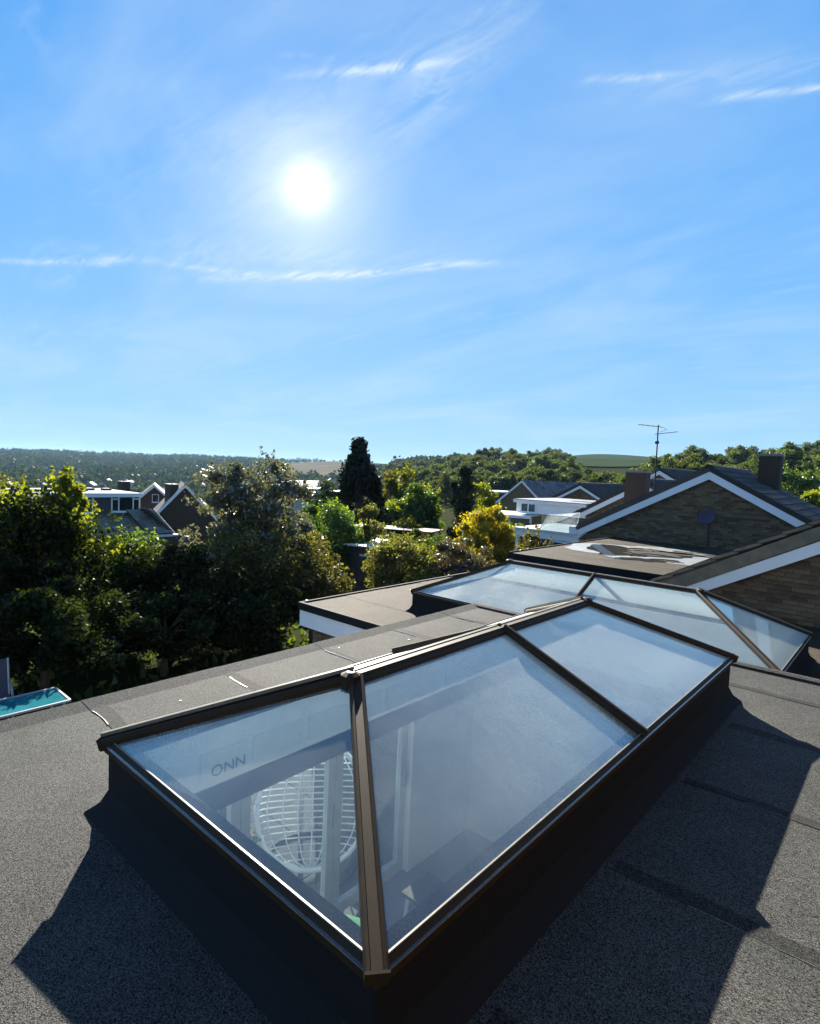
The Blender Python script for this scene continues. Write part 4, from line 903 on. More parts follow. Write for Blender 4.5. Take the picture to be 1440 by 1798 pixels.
# long pale garden canopy behind the balcony
cp = thing('garden_canopy', (-14.4, 24.5, -3.5), 'pale corrugated garden canopy on thin posts behind the balcony', 'canopy')
MB().poly([(-17.8, 25.4, -0.58), (-13.3, 24.2, -0.36), (-13.3, 26.8, -0.30), (-17.8, 28.0, -0.52)], 0.05).build('canopy_sheet', 'white_dirty', cp)
MB().bar((-17.8, 25.35, -0.66), (-13.3, 24.15, -0.44), 0.06, 0.14).build('front_rail', 'white_paint', cp)
for t in range(4): MB().box(-17.7+t*1.45-0.04, -17.7+t*1.45+0.04, 25.42-t*0.38, 25.5-t*0.38, -3.9, -0.62+t*0.07).build('post', 'white_dirty', cp)
wl = MB().bar((-14.6, 22.0, -1.05), (-9.8, 23.6, -0.80), 0.14, 0.18); tag(wl.build('garden_wall', 'white_dirty'), 'thin pale garden wall top running towards the balcony', 'wall')
wl2 = bpy.data.objects['garden_wall']; MB().bar((-14.6, 22.0, -2.3), (-9.8, 23.6, -2.2), 0.12, 2.4).build('wall', 'wood_dark', wl2)
# tile-roofed house with brown gable
h5 = thing('brick_house', (-23, 43, -4.8), 'brown brick house with a grey tiled roof and dormer below the wooded hill', 'house')
gx = Vector((-26.1, 41.1, 0)); gdir = (Vector((-22.9, 42.95, 0))-gx).normalized(); bdir = Vector((-gdir.y, gdir.x, 0)); bdir = bdir if bdir.y > 0 else -bdir
bdir = Vector((0.55, 0.835, 0)).normalized()
gw = 3.75; pA = gx; pB = gx+gdir*gw; pR = gx+gdir*(gw*0.52); zE, zR = -0.75, 1.16
Zv = Vector((0, 0, 1))
MB().poly([pA+Zv*-4.8, pB+Zv*-4.8, pB+Zv*zE, pR+Zv*zR, pA+Zv*zE], 0.25).build('wall', 'brick', h5)
for s, (p, r_) in enumerate(((pA, pR), (pB, pR))):
    a = p+Zv*zE; b = r_+Zv*zR; out_ = (p-r_).normalized()*0.25; a = a+out_-Zv*0.13; sl_ = b-a
    ft = -gdir.cross(Zv) if False else Vector((gdir.y, -gdir.x, 0))*0.12
    q0 = a+ft; q1 = a+bdir*6.2
    tile_roof(h5, q0, q1, sl_, sl_.length, 'tile_grey')
    MB().bar(a+ft*1.1+Zv*-0.06, b+ft*1.1+Zv*-0.06, 0.04, 0.16, (0, 0, 1)).build('bargeboard', 'white_paint', h5)
q = pB+bdir*3.2
MB().box(q.x-0.1, q.x+1.7, q.y-0.2, q.y+0.4, zE-0.1, 0.55).build('dormer_cheek', 'tile_hung', h5)
window(h5, (q.x+0.8, q.y-0.23, 0.1), (1, 0, 0), (0, -1, 0), 1.3, 0.75, [(0.5, ''), (0.5, '')])
MB().box(q.x-0.2, q.x+1.8, q.y-0.35, q.y+0.4, 0.55, 0.65).build('dormer_roof', 'white_dirty', h5)
MB().box(-28.6, -26.0, 41.6, 45, -4.8, 0.02).build('wall', 'tile_hung', h5); MB().box(-28.7, -26.0, 41.5, 45.1, 0.02, 0.12).build('flat_roof', 'white_dirty', h5)

# ------------------------------------------------------------------ houses on the left
dh = thing('dormer_house', (-39, 11.5, -6.4), 'chalet house with a wide dark tile hung dormer and white windows behind the left trees', 'house')
MB().box(-41.5, -36.0, 5.5, 15.0, -2.05, -0.80).build('dormer_wall', 'tile_hung', dh)
MB().box(-41.8, -35.75, 5.2, 15.2, -0.80, -0.60).build('dormer_fascia', 'white_paint', dh)
MB().box(-41.75, -35.80, 5.25, 15.15, -0.60, -0.56).build('dormer_roof', 'lead', dh)
for i, (x, y, w) in enumerate(((-38.5, 12.4, 0.8), (-39.4, 13.2, 0.7), (-38.2, 10.2, 1.2), (-39.2, 15.0-0.7, 0.5), (-38.0, 8.0, 1.3))):
    rl = MB().box(x-w/2, x+w/2, y-w/2, y+w/2, -0.56, -0.44).build('roof_light', 'plastic_black', dh); MB().box(x-w/2+.05, x+w/2-.05, y-w/2+.05, y+w/2-.05, -0.438, -0.42).build('dome', 'white_dirty', rl)
window(dh, (-35.97, 14.24, -1.18), (0, 1, 0), (1, 0, 0), 1.75, 1.08, [(0.23, 't'), (0.54, ''), (0.23, 't')], fw=0.07, curtain_or_dark=True)
window(dh, (-35.97, 11.55, -1.22), (0, 1, 0), (1, 0, 0), 1.6, 1.05, [(0.62, ''), (0.38, 't')], fw=0.07)
window(dh, (-35.97, 8.4, -1.22), (0, 1, 0), (1, 0, 0), 1.6, 1.05, [(0.5, ''), (0.5, 't')], fw=0.07)
MB().box(-42.5, -35.2, 4.8, 15.0, -6.6, -3.2).build('wall', 'brick', dh)
e0 = Vector((-34.6, 4.5, -3.05)); e1 = Vector((-34.6, 15.9, -3.05)); upv = Vector((-1.6, 0, 1.15)).normalized()
tile_roof(dh, e0, e1, upv, 1.9, 'tile_brown', gauge=0.30)
# side roof slope falling towards the right
tile_roof(dh, (-34.7, 16.7, -3.05), (-41.5, 16.7, -3.05), Vector((0, -1.6, 1.55)).normalized(), 2.2, 'tile_brown', gauge=0.28)
tile_roof(dh, (-34.62, 15.0, -3.02), (-34.62, 16.75, -3.02), Vector((-1.0, -0.62, 1.15)).normalized(), 2.0, 'tile_brown', gauge=0.26, tw=0.3)
MB().box(-34.9, -34.4, 13.6, 16.9, -3.22, -3.10).build('eave_fascia', 'white_dirty', dh)
MB().tube([(-37.5, 12.0, -0.56), (-37.5, 12.0, 0.05)], 0.06, 8).build('vent_pipe', 'white_dirty', dh)
def far_gable(name, label, apex, half, rise, dirx, depth, zb, wall, roof, board=0.12):
    """gable front centred under apex, facing roughly the viewer; dirx = unit vector along the front"""
    apex = Vector(apex); dx = Vector((*dirx, 0)).normalized(); back = Vector((-dx.y, dx.x, 0)); back = back if back.dot(apex-CAMP) > 0 else -back
    root = thing(name, (apex.x, apex.y, zb), label, 'house'); base = Vector((apex.x, apex.y, 0))
    a, b = base-dx*half, base+dx*half; ze = apex.z-rise
    for o_ in (0.0, depth):
        MB().poly([a+back*o_+Zv*zb, b+back*o_+Zv*zb, b+back*o_+Zv*ze, base+back*o_+Zv*(apex.z-0.05), a+back*o_+Zv*ze], 0.2).build('wall', wall, root)
    for p in (a, b): MB().bar(p+back*0.2+Zv*((zb+ze)/2), p+back*(depth-0.2)+Zv*((zb+ze)/2), 0.2, ze-zb-0.05).build('wall', wall, root)
    for p in (a, b):
        d = (p-base).normalized(); e = p+d*0.3+Zv*(ze-0.3*rise/half); r_ = base+Zv*apex.z; s = r_-e
        q0, q1 = e-back*0.25, e+back*(depth+0.2); tile_roof(root, q0, q1, s, s.length, roof)
        MB().bar(e-back*0.28-Zv*0.06, r_-back*0.28-Zv*0.06, 0.05, board*1.4).build('bargeboard', 'white_paint', root)
    return root
fg = far_gable('brick_house', 'dark brick house with steep white edged gable between dormer house and silver tree', (-50.1, 25.4, -0.60), 2.55, 2.85, (0.42, 0.90), 8, -8.0, 'brick_red', 'tile_dark', 0.17)
chimney(fg, -51.9, 25.0, -2.4, -0.62, 1.1, 0.8)
fg2 = far_gable('brick_house', 'small brown gable with white edges just past the dormer house', (-62.6, 28.3, -1.25), 1.6, 1.5, (0.42, 0.90), 8, -9.5, 'brick_red', 'tile_dark', 0.14)
window(fg2, (-62.55, 28.4, -2.7), (0.42, 0.90, 0), (0.90, -0.42, 0), 0.7, 0.9, [(1.0, '')])
chimney(fg2, -66.5, 26.6, -2.8, -1.0, 1.4, 0.8)
fg3 = far_gable('brick_house', 'tiny pointed gable seen low between two brick houses', (-76.0, 36.6, -2.1), 1.4, 1.2, (0.42, 0.90), 7, -11, 'far_brick', 'tile_dark', 0.12)
# pale blue-white house in the gap right of the silver tree
mh = thing('white_house', (-54, 43, -8), 'pale rendered house with flat dormer glimpsed right of the silver tree', 'house')
MB().box(-56, -53.2, 40.5, 44.2, -8, -1.2).build('wall', 'render_white', mh)
MB().box(-56.3, -52.9, 40.2, 44.6, -1.2, -1.0).build('fascia', 'white_paint', mh)
window(mh, (-53.17, 42.8, -2.0), (0, 1, 0), (1, 0, 0), 1.9, 1.3, [(0.33, ''), (0.34, ''), (0.33, '')])
tile_roof(mh, (-53.6, 40.0, -1.0), (-53.6, 46.2, -1.0), Vector((-1, 0, 0.32)), 2.6, 'tile_grey')
MB().poly([(-53.3, 44.3, -1.0), (-53.3, 46.0, -1.0), (-53.9, 45.2, -0.32)], 0.1).build('gablet', 'white_dirty', mh)
MB().box(-52.8, -50.6, 45.2, 47.2, -8, -1.35).build('wall', 'tile_hung', mh); MB().box(-52.9, -50.5, 45.0, 47.3, -1.35, -1.22).build('flat_roof', 'white_paint', mh)

# own house to the side, out of view; closes the roof and shades it as a house would
hh = thing('brick_house', (5.5, 1.0, -2.75), 'brick house the seamed flat roof is built against', 'house')
MB().box(2.31, 9.0, -7.0, 4.75, -2.75, 3.0).build('wall', 'brick', hh)
MB().poly([(1.9, -7.3, 2.95), (5.6, -7.3, 5.2), (5.6, 5.05, 5.2), (1.9, 5.05, 2.95)][::-1], 0.12).build('roof', 'tile_dark', hh)
MB().poly([(9.4, -7.3, 2.95), (5.6, -7.3, 5.2), (5.6, 5.05, 5.2), (9.4, 5.05, 2.95)], 0.12).build('roof', 'tile_dark', hh)

# ------------------------------------------------------------------ shed, fence
sh = thing('garden_shed', (-16.2, 16.3, -3.6), 'small dark boarded garden shed with a pale roof edge behind the light green hedge', 'shed')
for k in range(13):
    MB().box(-17.0+0.135*k, -17.0+0.135*k+0.128, 15.60+0.004*(k % 2), 15.62, -3.75, -1.62).build('board', 'wood_dark', sh)
MB().box(-16.99, -15.27, 15.625, 17.3, -3.75, -1.62).build('wall', 'wood_dark', sh)
MB().poly([(-17.2, 15.4, -1.62), (-15.1, 15.4, -1.52), (-15.1, 17.5, -1.42), (-17.2, 17.5, -1.50)], 0.05).build('roof', 'white_dirty', sh)
MB().box(-16.3, -15.4, 15.55, 15.595, -2.02, -1.95).build('ledge', 'white_dirty', sh)
fe = thing('garden_fence', (-15.3, 13.3, -3.5), 'dark panel fence between the silver tree and the leafy bush', 'fence')
for k in range(22):
    t = k/22; x = -16.6+2.9*t; y = 14.6-2.4*t; MB().bar((x, y, -3.7), (x, y, -2.0+0.02*math.sin(k)), 0.15, 0.02, (0.63, 0.77, 0)).build('board', 'wood_dark', fe)
for k in range(3): t = k/2; MB().box(-16.6+2.9*t-.05, -16.6+2.9*t+.05, 14.6-2.4*t-.05, 14.6-2.4*t+.05, -3.7, -1.92).build('post', 'wood_dark', fe)
pl_ = MB().bar((-20.5, 19.3, -1.30), (-16.2, 20.6, -1.25), 1.6, 0.06); pg = tag(pl_.build('pergola_roof', 'wood_dark'), 'low flat weathered garden shelter roof behind the shrubs', 'shelter')
for p in ((-20.3, 19.1), (-16.3, 20.3)): MB().box(p[0]-.05, p[0]+.05, p[1]-.05, p[1]+.05, -4.2, -1.33).build('post', 'wood_dark', pg)

# ------------------------------------------------------------------ vegetation
def leaf_cloud(cent, size, elong=1.6, up_bias=0.3, rng=RNG, vert=0.0):
    """one folded quad per centre; returns verts and quads"""
    n = len(cent); d = rng.normal(size=(n, 3)); d[:, 2] = d[:, 2]*(1-vert)+vert*np.abs(d[:, 2])*2+up_bias*0.3; d /= np.linalg.norm(d, axis=1)[:, None]
    w = rng.normal(size=(n, 3)); w -= (w*d).sum(1)[:, None]*d; w /= np.linalg.norm(w, axis=1)[:, None]
    nn = np.cross(d, w); s = (size*rng.uniform(0.6, 1.35, n))[:, None]
    a = cent - d*s*elong*0.5; b = cent + w*s*0.5 + nn*s*0.12; c = cent + d*s*elong*0.5; e = cent - w*s*0.5 + nn*s*0.12
    v = np.stack([a, b, c, e], 1).reshape(-1, 3); q = np.arange(n*4).reshape(n, 4); return v, q
def crown_points(n, rx, ry, h, nclump, rng, shape='round', shell=0.55, csize=0.30, hollow=0.25):
    """leaf centres in clumps over an uneven crown, base at z=0, height h"""
    if shape == 'cone':
        t = rng.uniform(0, 1, nclump)**0.75; z = h*(1-t)*1.0; th = rng.uniform(0, 2*np.pi, nclump); rr = (0.03+0.97*(1-z/h)**1.05)*np.sqrt(rng.uniform(0.25, 1, nclump))
        cx = np.stack([rx*rr*np.cos(th), ry*rr*np.sin(th), z], 1)
    elif shape == 'column':
        z = h*rng.uniform(0.0, 1, nclump); th = rng.uniform(0, 2*np.pi, nclump); rr = np.where(z/h < 0.6, 0.9, 0.9*np.sqrt(np.clip(1-((z/h-0.6)/0.4)**2, 0.03, 1)))*np.sqrt(rng.uniform(0.3, 1, nclump))
        cx = np.stack([rx*rr*np.cos(th), ry*rr*np.sin(th), z], 1)
    else:
        u = rng.normal(size=(nclump, 3)); u /= np.linalg.norm(u, axis=1)[:, None]; k = rng.uniform(hollow, 1, nclump)**shell
        u[:, 2] = np.where(u[:, 2] < -0.75, -0.75*rng.uniform(0.5, 1, nclump), u[:, 2])
        lum = 1 + 0.22*np.sin(3*np.arctan2(u[:, 1], u[:, 0])+rng.uniform(0, 6))*(1-np.abs(u[:, 2])) + rng.normal(0, 0.09, nclump)
        cx = u*k[:, None]*lum[:, None]*np.array([rx, ry, h/2])*0.92 + np.array([0, 0, h/2*0.98])
    w = rng.gamma(3.0, 1.0, nclump); w /= w.sum(); idx = rng.choice(nclump, n, p=w)
    rad = np.minimum(rx, h/2)*csize*(0.6+0.8*rng.random(nclump))
    off = rng.normal(size=(n, 3)); off /= np.linalg.norm(off, axis=1)[:, None]; off *= (rng.random(n)**0.45)[:, None]
    off[:, 2] *= 0.8
    return cx[idx] + off*rad[idx][:, None], cx
def tree(name, label, cat, x, y, ztop, rx, leaf, n, size, base=None, ry=None, crown_h=None, shape='round', nclump=60, csize=0.30, tips=0, tip_h=0.5, tip_leaf=None, tip_r=0.10, group=None, elong=1.6, seed=0, trunk_r=None, hollow=0.25, vert=0.0, tip_side=None):
    rng = np.random.default_rng(seed+101); ry = ry or rx; zb = gz(x, y) if base is None else base; H = ztop-zb; ch = min(crown_h or H*0.85, H-0.02); z0 = H-ch
    if 0.068 < size < 0.09 and n > 8000: size *= 0.74; n = int(n*1.6)
    root = thing(name, (x, y, zb), label, cat, group)
    pts, cx = crown_points(n, rx, ry, ch, nclump, rng, shape, csize=csize, hollow=hollow); pts[:, 2] += z0; cx[:, 2] += z0
    pts[:, 2] = np.maximum(pts[:, 2], 0.03)
    v, q = leaf_cloud(pts, size, elong, rng=rng, vert=vert); link('crown', np_mesh('crown', v, q), leaf, root, world=False)
    tr = trunk_r or max(0.05, 0.035*H); m = MB(); topz = z0+ch*(0.85 if shape != 'round' else 0.6)
    m.tube([(0, 0, -0.15), (0.03*H*0.3, 0.0, topz*0.35), (-0.02*H*0.3, 0.02, topz*0.7), (0, 0, topz)], [tr*1.25, tr, tr*0.7, tr*0.25], 8)
    for c in cx[rng.choice(len(cx), min(14, len(cx)), replace=False)]:
        s = rng.uniform(0.25, 0.75); zb2 = min(c[2]*0.75, topz*s); m.tube([(0, 0, max(0.1, zb2)), (c[0]*0.45, c[1]*0.45, zb2+(c[2]-zb2)*0.55), tuple(c)], [tr*0.5, tr*0.3, tr*0.08], 5)
    m.build('trunk', 'bark', root, world=False)
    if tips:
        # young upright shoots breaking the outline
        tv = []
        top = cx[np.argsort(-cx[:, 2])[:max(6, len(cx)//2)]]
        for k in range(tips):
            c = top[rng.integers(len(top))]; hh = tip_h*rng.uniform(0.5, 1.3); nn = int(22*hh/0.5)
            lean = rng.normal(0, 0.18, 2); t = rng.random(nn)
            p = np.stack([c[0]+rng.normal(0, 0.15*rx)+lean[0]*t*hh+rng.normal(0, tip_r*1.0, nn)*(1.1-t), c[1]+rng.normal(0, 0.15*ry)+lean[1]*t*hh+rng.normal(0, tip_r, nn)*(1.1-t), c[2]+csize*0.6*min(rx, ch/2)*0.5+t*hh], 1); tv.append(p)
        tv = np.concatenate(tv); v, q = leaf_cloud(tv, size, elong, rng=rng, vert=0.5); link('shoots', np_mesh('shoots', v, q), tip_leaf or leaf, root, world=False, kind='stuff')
    return root
# garden trees and shrubs, nearest first
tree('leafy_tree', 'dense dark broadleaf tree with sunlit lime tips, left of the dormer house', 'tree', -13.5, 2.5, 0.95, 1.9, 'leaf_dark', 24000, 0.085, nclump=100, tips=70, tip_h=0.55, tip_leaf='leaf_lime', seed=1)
tree('leafy_tree', 'slim lime green sapling rising above the dark tree in front of the dormer', 'tree', -13.9, 3.75, 1.25, 0.42, 'leaf_lime', 2600, 0.085, crown_h=2.0, nclump=26, csize=0.6, tips=8, tip_h=0.35, seed=2)
tree('leafy_tree', 'broad shrub with lime green top below the dormer house windows', 'shrub', -14.4, 5.2, -0.25, 1.65, 'leaf_green', 17000, 0.085, nclump=80, tips=40, tip_h=0.50, tip_leaf='leaf_lime', seed=3)
tree('leafy_tree', 'dark evergreen shrub between the lime shrub and the silver tree', 'shrub', -12.5, 5.75, -0.40, 1.25, 'leaf_dark', 13000, 0.075, nclump=60, tips=12, tip_h=0.3, tip_leaf='leaf_silver', seed=4)
tree('silver_tree', 'tall silver grey leaved tree glinting in the sun beside the steep gable', 'tree', -14.1, 9.0, 2.05, 1.75, 'leaf_silver', 25000, 0.060, crown_h=4.2, nclump=110, csize=0.20, tips=44, tip_h=0.45, elong=2.2, seed=5)
tree('leafy_tree', 'wide grey green shrub filling in below the silver tree', 'shrub', -12.7, 8.3, 0.15, 2.05, 'leaf_olive', 24000, 0.07, nclump=100, tips=18, tip_h=0.3, tip_leaf='leaf_silver', seed=6)
tree('leafy_tree', 'low dark hedge shrub just beyond the glass garden table', 'shrub', -11.4, 2.6, -0.80, 1.55, 'leaf_dark', 12000, 0.08, nclump=60, seed=7)
tree('leafy_tree', 'low dark shrub past the roof edge below the lime topped shrub', 'shrub', -11.0, 4.75, -1.10, 1.45, 'leaf_dark', 12000, 0.075, nclump=60, tips=8, tip_h=0.25, tip_leaf='leaf_green', seed=8)
tree('leafy_tree', 'low glossy dark shrub past the roof edge below the silver tree', 'shrub', -10.5, 6.7, -1.10, 1.5, 'leaf_dark', 13000, 0.07, nclump=64, tips=10, tip_h=0.25, tip_leaf='leaf_silver', seed=9)
tree('leafy_tree', 'small yellow green shrub at the corner of the white fascia board', 'shrub', -11.5, 9.2, -1.0, 1.05, 'leaf_olive', 9000, 0.065, nclump=50, tips=12, tip_h=0.25, seed=10)
tree('leafy_tree', 'dark shrub at the far left edge behind the garden table chair', 'shrub', -11.9, 0.9, 0.2, 1.3, 'leaf_dark', 11000, 0.085, nclump=60, tips=10, tip_h=0.4, tip_leaf='leaf_lime', seed=11)
tree('leafy_tree', 'tall rounded bronze green tree behind the dormer house roof end', 'tree', -43.0, 9.2, 0.95, 2.6, 'leaf_olive', 9000, 0.16, nclump=60, seed=12)
tree('leafy_tree', 'bright topped laurel hedge tree in front of the dark spruce', 'tree', -17.8, 15.4, 0.05, 1.45, 'leaf_green', 13000, 0.085, nclump=60, tips=34, tip_h=0.35, tip_leaf='leaf_lime', seed=13)
tree('leafy_tree', 'narrow light green shrub between laurel hedge and shed', 'shrub', -16.9, 16.6, 0.15, 0.62, 'leaf_olive', 6000, 0.07, nclump=36, csize=0.45, shape='column', tips=8, tip_h=0.3, seed=14)
tree('spruce_tree', 'dark pointed spruce standing against the pale stubble field', 'tree', -28.1, 26.6, 3.45, 3.3, 'leaf_conifer', 22000, 0.14, shape='cone', nclump=240, csize=0.13, elong=2.4, seed=15)
tree('leafy_tree', 'hazy grey green tree behind the laurel hedge', 'tree', -44.6, 37.6, 0.1, 1.9, 'leaf_far', 5000, 0.16, nclump=40, seed=16)
tree('leafy_tree', 'lime tipped tree right of the dark spruce', 'tree', -26.0, 28.6, 1.85, 1.75, 'leaf_olive', 9000, 0.13, nclump=50, tips=24, tip_h=0.6, tip_leaf='leaf_lime', tip_r=0.16, seed=17)
tree('leafy_tree', 'rounded clipped green tree with bright top left of the cypress', 'tree', -21.9, 25.6, 0.85, 1.75, 'leaf_green', 13000, 0.11, nclump=70, tips=34, tip_h=0.45, tip_leaf='leaf_lime', tip_r=0.14, seed=18)
tree('leafy_tree', 'light green tree right behind the cypress', 'tree', -20.4, 30.4, 1.25, 1.45, 'leaf_lime', 7000, 0.12, nclump=44, tips=16, tip_h=0.45, tip_leaf='leaf_lime', tip_r=0.14, seed=19)
tree('cypress_tree', 'narrow almost black columnar cypress', 'tree', -18.4, 25.5, 1.80, 0.74, 'leaf_conifer', 11000, 0.085, shape='column', crown_h=5.2, nclump=110, csize=0.42, vert=0.7, elong=2.2, seed=20)
tree('golden_shrub', 'rounded golden yellow conifer shrub', 'shrub', -13.0, 19.8, 0.16, 1.25, 'leaf_yellow', 24000, 0.055, nclump=170, csize=0.20, hollow=0.6, tips=50, tip_h=0.16, tip_r=0.06, vert=0.7, elong=2.4, seed=21)
tree('leafy_tree', 'leafy green garden bush beyond the tan felt roof', 'shrub', -11.2, 12.4, -0.40, 1.20, 'leaf_olive', 11000, 0.075, nclump=60, tips=16, tip_h=0.3, tip_leaf='leaf_lime', seed=22)
tree('leafy_tree', 'mixed shrub with reddish twigs in front of the golden shrub', 'shrub', -10.1, 14.2, -0.60, 1.25, 'leaf_red', 10000, 0.07, nclump=60, tips=30, tip_h=0.38, tip_leaf='leaf_silver', tip_r=0.07, seed=23)
tree('leafy_tree', 'glossy green shrub touching the reddish twigged one', 'shrub', -11.9, 14.6, -0.50, 1.15, 'leaf_green', 9000, 0.075, nclump=50, tips=14, tip_h=0.3, tip_leaf='leaf_olive', seed=24)
tree('leafy_tree', 'feathery olive shrub under the white balcony', 'shrub', -9.3, 17.4, -0.45, 0.95, 'leaf_olive', 9000, 0.06, nclump=44, tips=26, tip_h=0.42, tip_r=0.05, elong=2.4, seed=25)
tree('leafy_tree', 'dark low shrub below the balcony window', 'shrub', -7.9, 17.2, -0.85, 0.75, 'leaf_dark', 5000, 0.065, nclump=34, tips=10, tip_h=0.25, tip_leaf='leaf_olive', seed=26)
tree('leafy_tree', 'mounded bush in front of the pale canopy', 'shrub', -13.6, 23.4, -0.30, 1.1, 'leaf_green', 6000, 0.09, nclump=40, seed=27)
tree('leafy_tree', 'dark shrubbery under the rounded clipped tree', 'shrub', -18.3, 20.7, -0.75, 1.75, 'leaf_dark', 12000, 0.085, nclump=60, tips=20, tip_h=0.3, tip_leaf='leaf_olive', seed=28)
tree('leafy_tree', 'dark garden shrub beside the weathered shelter roof', 'shrub', -15.2, 18.0, -0.95, 1.2, 'leaf_dark', 8000, 0.08, nclump=46, tips=10, tip_h=0.3, tip_leaf='leaf_green', seed=29)
tree('leafy_tree', 'bright yellow green bush past the end of the dark tiled roof', 'shrub', -2.9, 36.5, 1.85, 1.45, 'leaf_lime', 7000, 0.12, nclump=50, seed=30)
tree('leafy_tree', 'rounded pale green bush behind the right chimney', 'shrub', -7.2, 58.0, 3.55, 1.9, 'leaf_green', 6000, 0.16, nclump=50, seed=31)
tree('flowering_shrub', 'small flowering shrub on the patio edge seen through the lantern glass', 'shrub', -3.92, 2.02, -2.0, 0.30, 'leaf_olive', 2500, 0.035, base=-2.68, nclump=30, tips=26, tip_h=0.12, tip_leaf='flower', tip_r=0.05, seed=32)
tree('flowering_shrub', 'pink flowering plant by the patio door seen through the lantern glass', 'shrub', -4.45, 2.25, -1.75, 0.34, 'leaf_green', 2500, 0.035, base=-2.68, nclump=30, tips=24, tip_h=0.12, tip_leaf='flower', tip_r=0.05, seed=33)

# trees on the wooded hill: a handful of shapes, copied one by one
def proto_tree(leaf, n, size, rx, h, seed, nclump=60):
    return tree('broadleaf_tree', 'rounded broadleaf tree in the wood on the hillside', 'tree', 0, 0, h, rx, leaf, n, size, base=0.0, crown_h=h*0.9, nclump=nclump, csize=0.26, seed=seed, group='trees of the hillside wood')
PROT = [proto_tree('leaf_wood', 11000, 0.27, 4.3+0.5*(k % 3), 8.5+0.8*(k % 2), 60+k) for k in range(5)]
used = [False]*5
def place(k, x, y, z, s, label, grp, sz=1.0):
    rz = random.uniform(0, 6.28)
    if not used[k]: o = PROT[k]; used[k] = True; o.location = (x, y, z); o.rotation_euler = (0, 0, rz); o.scale = (s, s, s*sz)
    else: o = clone(PROT[k], None, (x, y, z), rz, (s, s, s*sz))
    o['label'] = label; o['group'] = grp; return o
def polar(th, r):
    a = math.radians(AZ0-th); return CAMP.x+r*math.cos(a), CAMP.y+r*math.sin(a)
rr_ = random.Random(5)
cnt = 0
for (th0, th1, r0, r1, n, smin, smax, lab, grp) in (
        (2, 20, 120, 170, 26, .7, 1.0, 'small rounded tree at the foot of the wooded hill above the grey tiled roof', 'trees at the foot of the wooded hill'),
        (-1, 21, 180, 260, 42, .85, 1.2, 'rounded broadleaf tree halfway up the wooded hill behind the tiled houses', 'trees halfway up the wooded hill'),
        (-4, 21, 280, 400, 44, .95, 1.3, 'broadleaf tree on the crest of the wooded hill against the sky', 'trees on the crest of the wooded hill'),
        (20, 42, 95, 150, 30, .65, .95, 'broadleaf tree just behind the antenna mast and the right chimney', 'trees behind the antenna and chimney'),
        (22, 42, 160, 240, 30, .9, 1.15, 'taller broadleaf tree on the skyline behind the right chimney', 'skyline trees behind the right chimney'),
        (-5, 6, 420, 560, 22, 1.1, 1.4, 'hazy tree on the far wooded ridge beside the stubble field', 'trees on the far ridge beside the stubble field')):
    for i in range(n):
        th = th0+(th1-th0)*(i+rr_.random())/n; r = rr_.uniform(r0, r1); x, y = polar(th, r)
        if 15.5 < th < 24 and r > 150: continue
        place(rr_.randrange(5), x, y, gz(x, y)-0.4, rr_.uniform(smin, smax), lab, grp); cnt += 1
# scattered trees and houses in the valley to the left
def far_house(label, wall, roof, w, d, h, rh, grp):
    root = thing('far_house', (0, 0, 0), label, 'house', grp)
    MB().box(-w/2, w/2, -d/2, d/2, -1, h).build('wall', wall, root, world=False)
    MB().add([(-w/2-.3, -d/2-.3, h), (w/2+.3, -d/2-.3, h), (w/2+.3, d/2+.3, h), (-w/2-.3, d/2+.3, h), (-w/2-.3, 0, h+rh), (w/2+.3, 0, h+rh)],
             [(0, 1, 5, 4), (2, 3, 4, 5), (1, 2, 5), (3, 0, 4), (0, 3, 2, 1)]).build('roof', roof, root, world=False)
    for x in (-w*0.28, w*0.28):
        for s in (-1, 1):
            for z in (1.2, 3.8):
                if z+1 < h: MB().box(x-0.8, x+0.8, s*(d/2+0.02)-0.03, s*(d/2+0.02)+0.03, z, z+1.2).build('window', 'window_glass', root, world=False)
    MB().box(w*0.3, w*0.3+0.7, -0.35, 0.35, h+rh*0.5, h+rh+0.8).build('chimney', 'far_brick', root, world=False)
    return root
FH = [far_house('white walled house with dark roof on the far valley side', 'render_white', 'tile_grey', 9, 7, 5, 2.6, 'white houses across the valley'),
      far_house('brick house with red tiled roof on the far valley side', 'far_brick', 'tile_red', 10, 7, 5, 3, 'red roofed houses across the valley'),
      far_house('brick house with grey roof on the far valley side', 'far_brick', 'tile_grey', 8, 7, 5, 2.6, 'grey roofed houses across the valley')]
uf = [False]*3; rows = []
for i in range(110):
    th = rr_.uniform(-40, -7); r = rr_.choice([rr_.uniform(150, 330), rr_.uniform(330, 800), rr_.uniform(800, 1500)])
    if th > -14 and r > 700: r = rr_.uniform(250, 650)
    x, y = polar(th, r); k = rr_.randrange(3); rz = math.radians(AZ0+90)+rr_.choice([0, math.pi/2])+rr_.uniform(-.3, .3)
    if uf[k]: clone(FH[k], None, (x, y, gz(x, y)), rz)
    else: uf[k] = True; FH[k].location = (x, y, gz(x, y)); FH[k].rotation_euler = (0, 0, rz)
for i in range(100):
    th = rr_.uniform(-42, -8); r = rr_.choice([rr_.uniform(110, 330), rr_.uniform(300, 750), rr_.uniform(300, 750)])
    x, y = polar(th, r); place(rr_.randrange(5), x, y, gz(x, y)-0.4, rr_.uniform(.55, 1.25), 'dark rounded tree among the valley rooftops', 'trees among the houses in the valley')
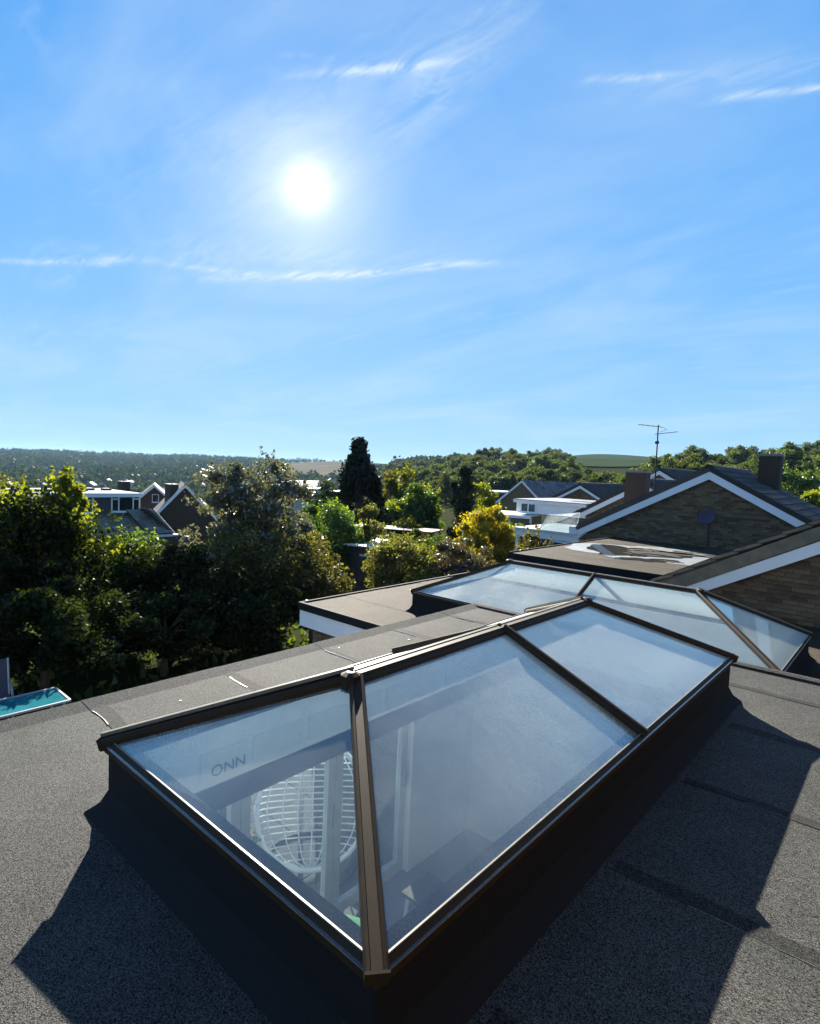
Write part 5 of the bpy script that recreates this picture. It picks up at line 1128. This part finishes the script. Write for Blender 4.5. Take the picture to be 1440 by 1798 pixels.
# the far woodland on the skyline and slopes: one mass
pts = []
rg = np.random.default_rng(77)
for (th0, th1, r0, r1, n, h, per) in ((-46, -12.5, 420, 2250, 3600, 11, 24), (-12.5, -3.5, 600, 790, 120, 9, 26), (-13, -3, 1570, 1640, 16, 6, 20), (-46, -9, 2120, 2260, 420, 12, 30), (-4.5, 3, 620, 900, 200, 11, 30)):
    th = rg.uniform(th0, th1, n); r = np.sqrt(rg.uniform(r0**2, r1**2, n)); a = np.radians(AZ0-th); x = CAMP.x+r*np.cos(a); y = CAMP.y+r*np.sin(a); z = ground_z(x, y)
    nz = np.sin(x*0.013+1)*np.sin(y*0.011+2)+0.6*np.sin(x*0.031+y*0.017)+0.5*np.sin(x*0.05-y*0.043+1); kp = (nz+rg.normal(0, 0.45, n) > -0.25) | (r0 > 1500); x, y, z, nz = x[kp], y[kp], z[kp], nz[kp]; n = len(x)
    rad = rg.uniform(0.30, 0.75, n)*h*(1+0.28*np.clip(nz, -1, 1.5))
    u = rg.normal(size=(n, per, 3)); u /= np.linalg.norm(u, axis=2)[..., None]; u[..., 2] = u[..., 2]*0.8
    c = np.stack([x, y, z+rad*0.85], 1)[:, None, :] + u*rad[:, None, None]*rg.uniform(0.55, 1, (n, per))[..., None]; pts.append(c.reshape(-1, 3))
pts = np.concatenate(pts); v, q = leaf_cloud(pts, 3.4, 1.3, rng=rg)
fw = link('far_woodland', np_mesh('far_woodland', v, q), 'leaf_far'); tag(fw, 'far wooded hills along the skyline', 'woodland', kind='stuff')
# rough grass in the gardens
n = 26000; th = RNG.uniform(-50, 45, n); r = np.sqrt(RNG.uniform(11**2, 60**2, n)); a = np.radians(AZ0-th); x = CAMP.x+r*np.cos(a); y = CAMP.y+r*np.sin(a)
keep = ~((x > -9.7) & (y > -3) & (y < 4.7)) & ~((x > -8.6) & (y < 32)); x, y = x[keep], y[keep]; z = ground_z(x, y)
v, q = leaf_cloud(np.stack([x, y, z+0.06], 1), 0.12, 2.5, rng=RNG, vert=1.0)
gr = link('garden_grass', np_mesh('grass', v, q), 'leaf_green'); tag(gr, 'rough garden grass below the trees', 'grass', kind='stuff')

# ------------------------------------------------------------------ air
hm, nt, N, L, out = mat('haze'); pv = N('ShaderNodeVolumePrincipled'); pv.inputs['Color'].default_value = (0.45, 0.72, 1.0, 1); pv.inputs['Density'].default_value = 0.00008; pv.inputs['Anisotropy'].default_value = 0.0; L(pv.outputs[0], out.inputs['Volume'])
hz = link('haze', MB().box(-6500, 6500, -6500, 6500, -45, 75).mesh('haze'), 'haze', kind='stuff')
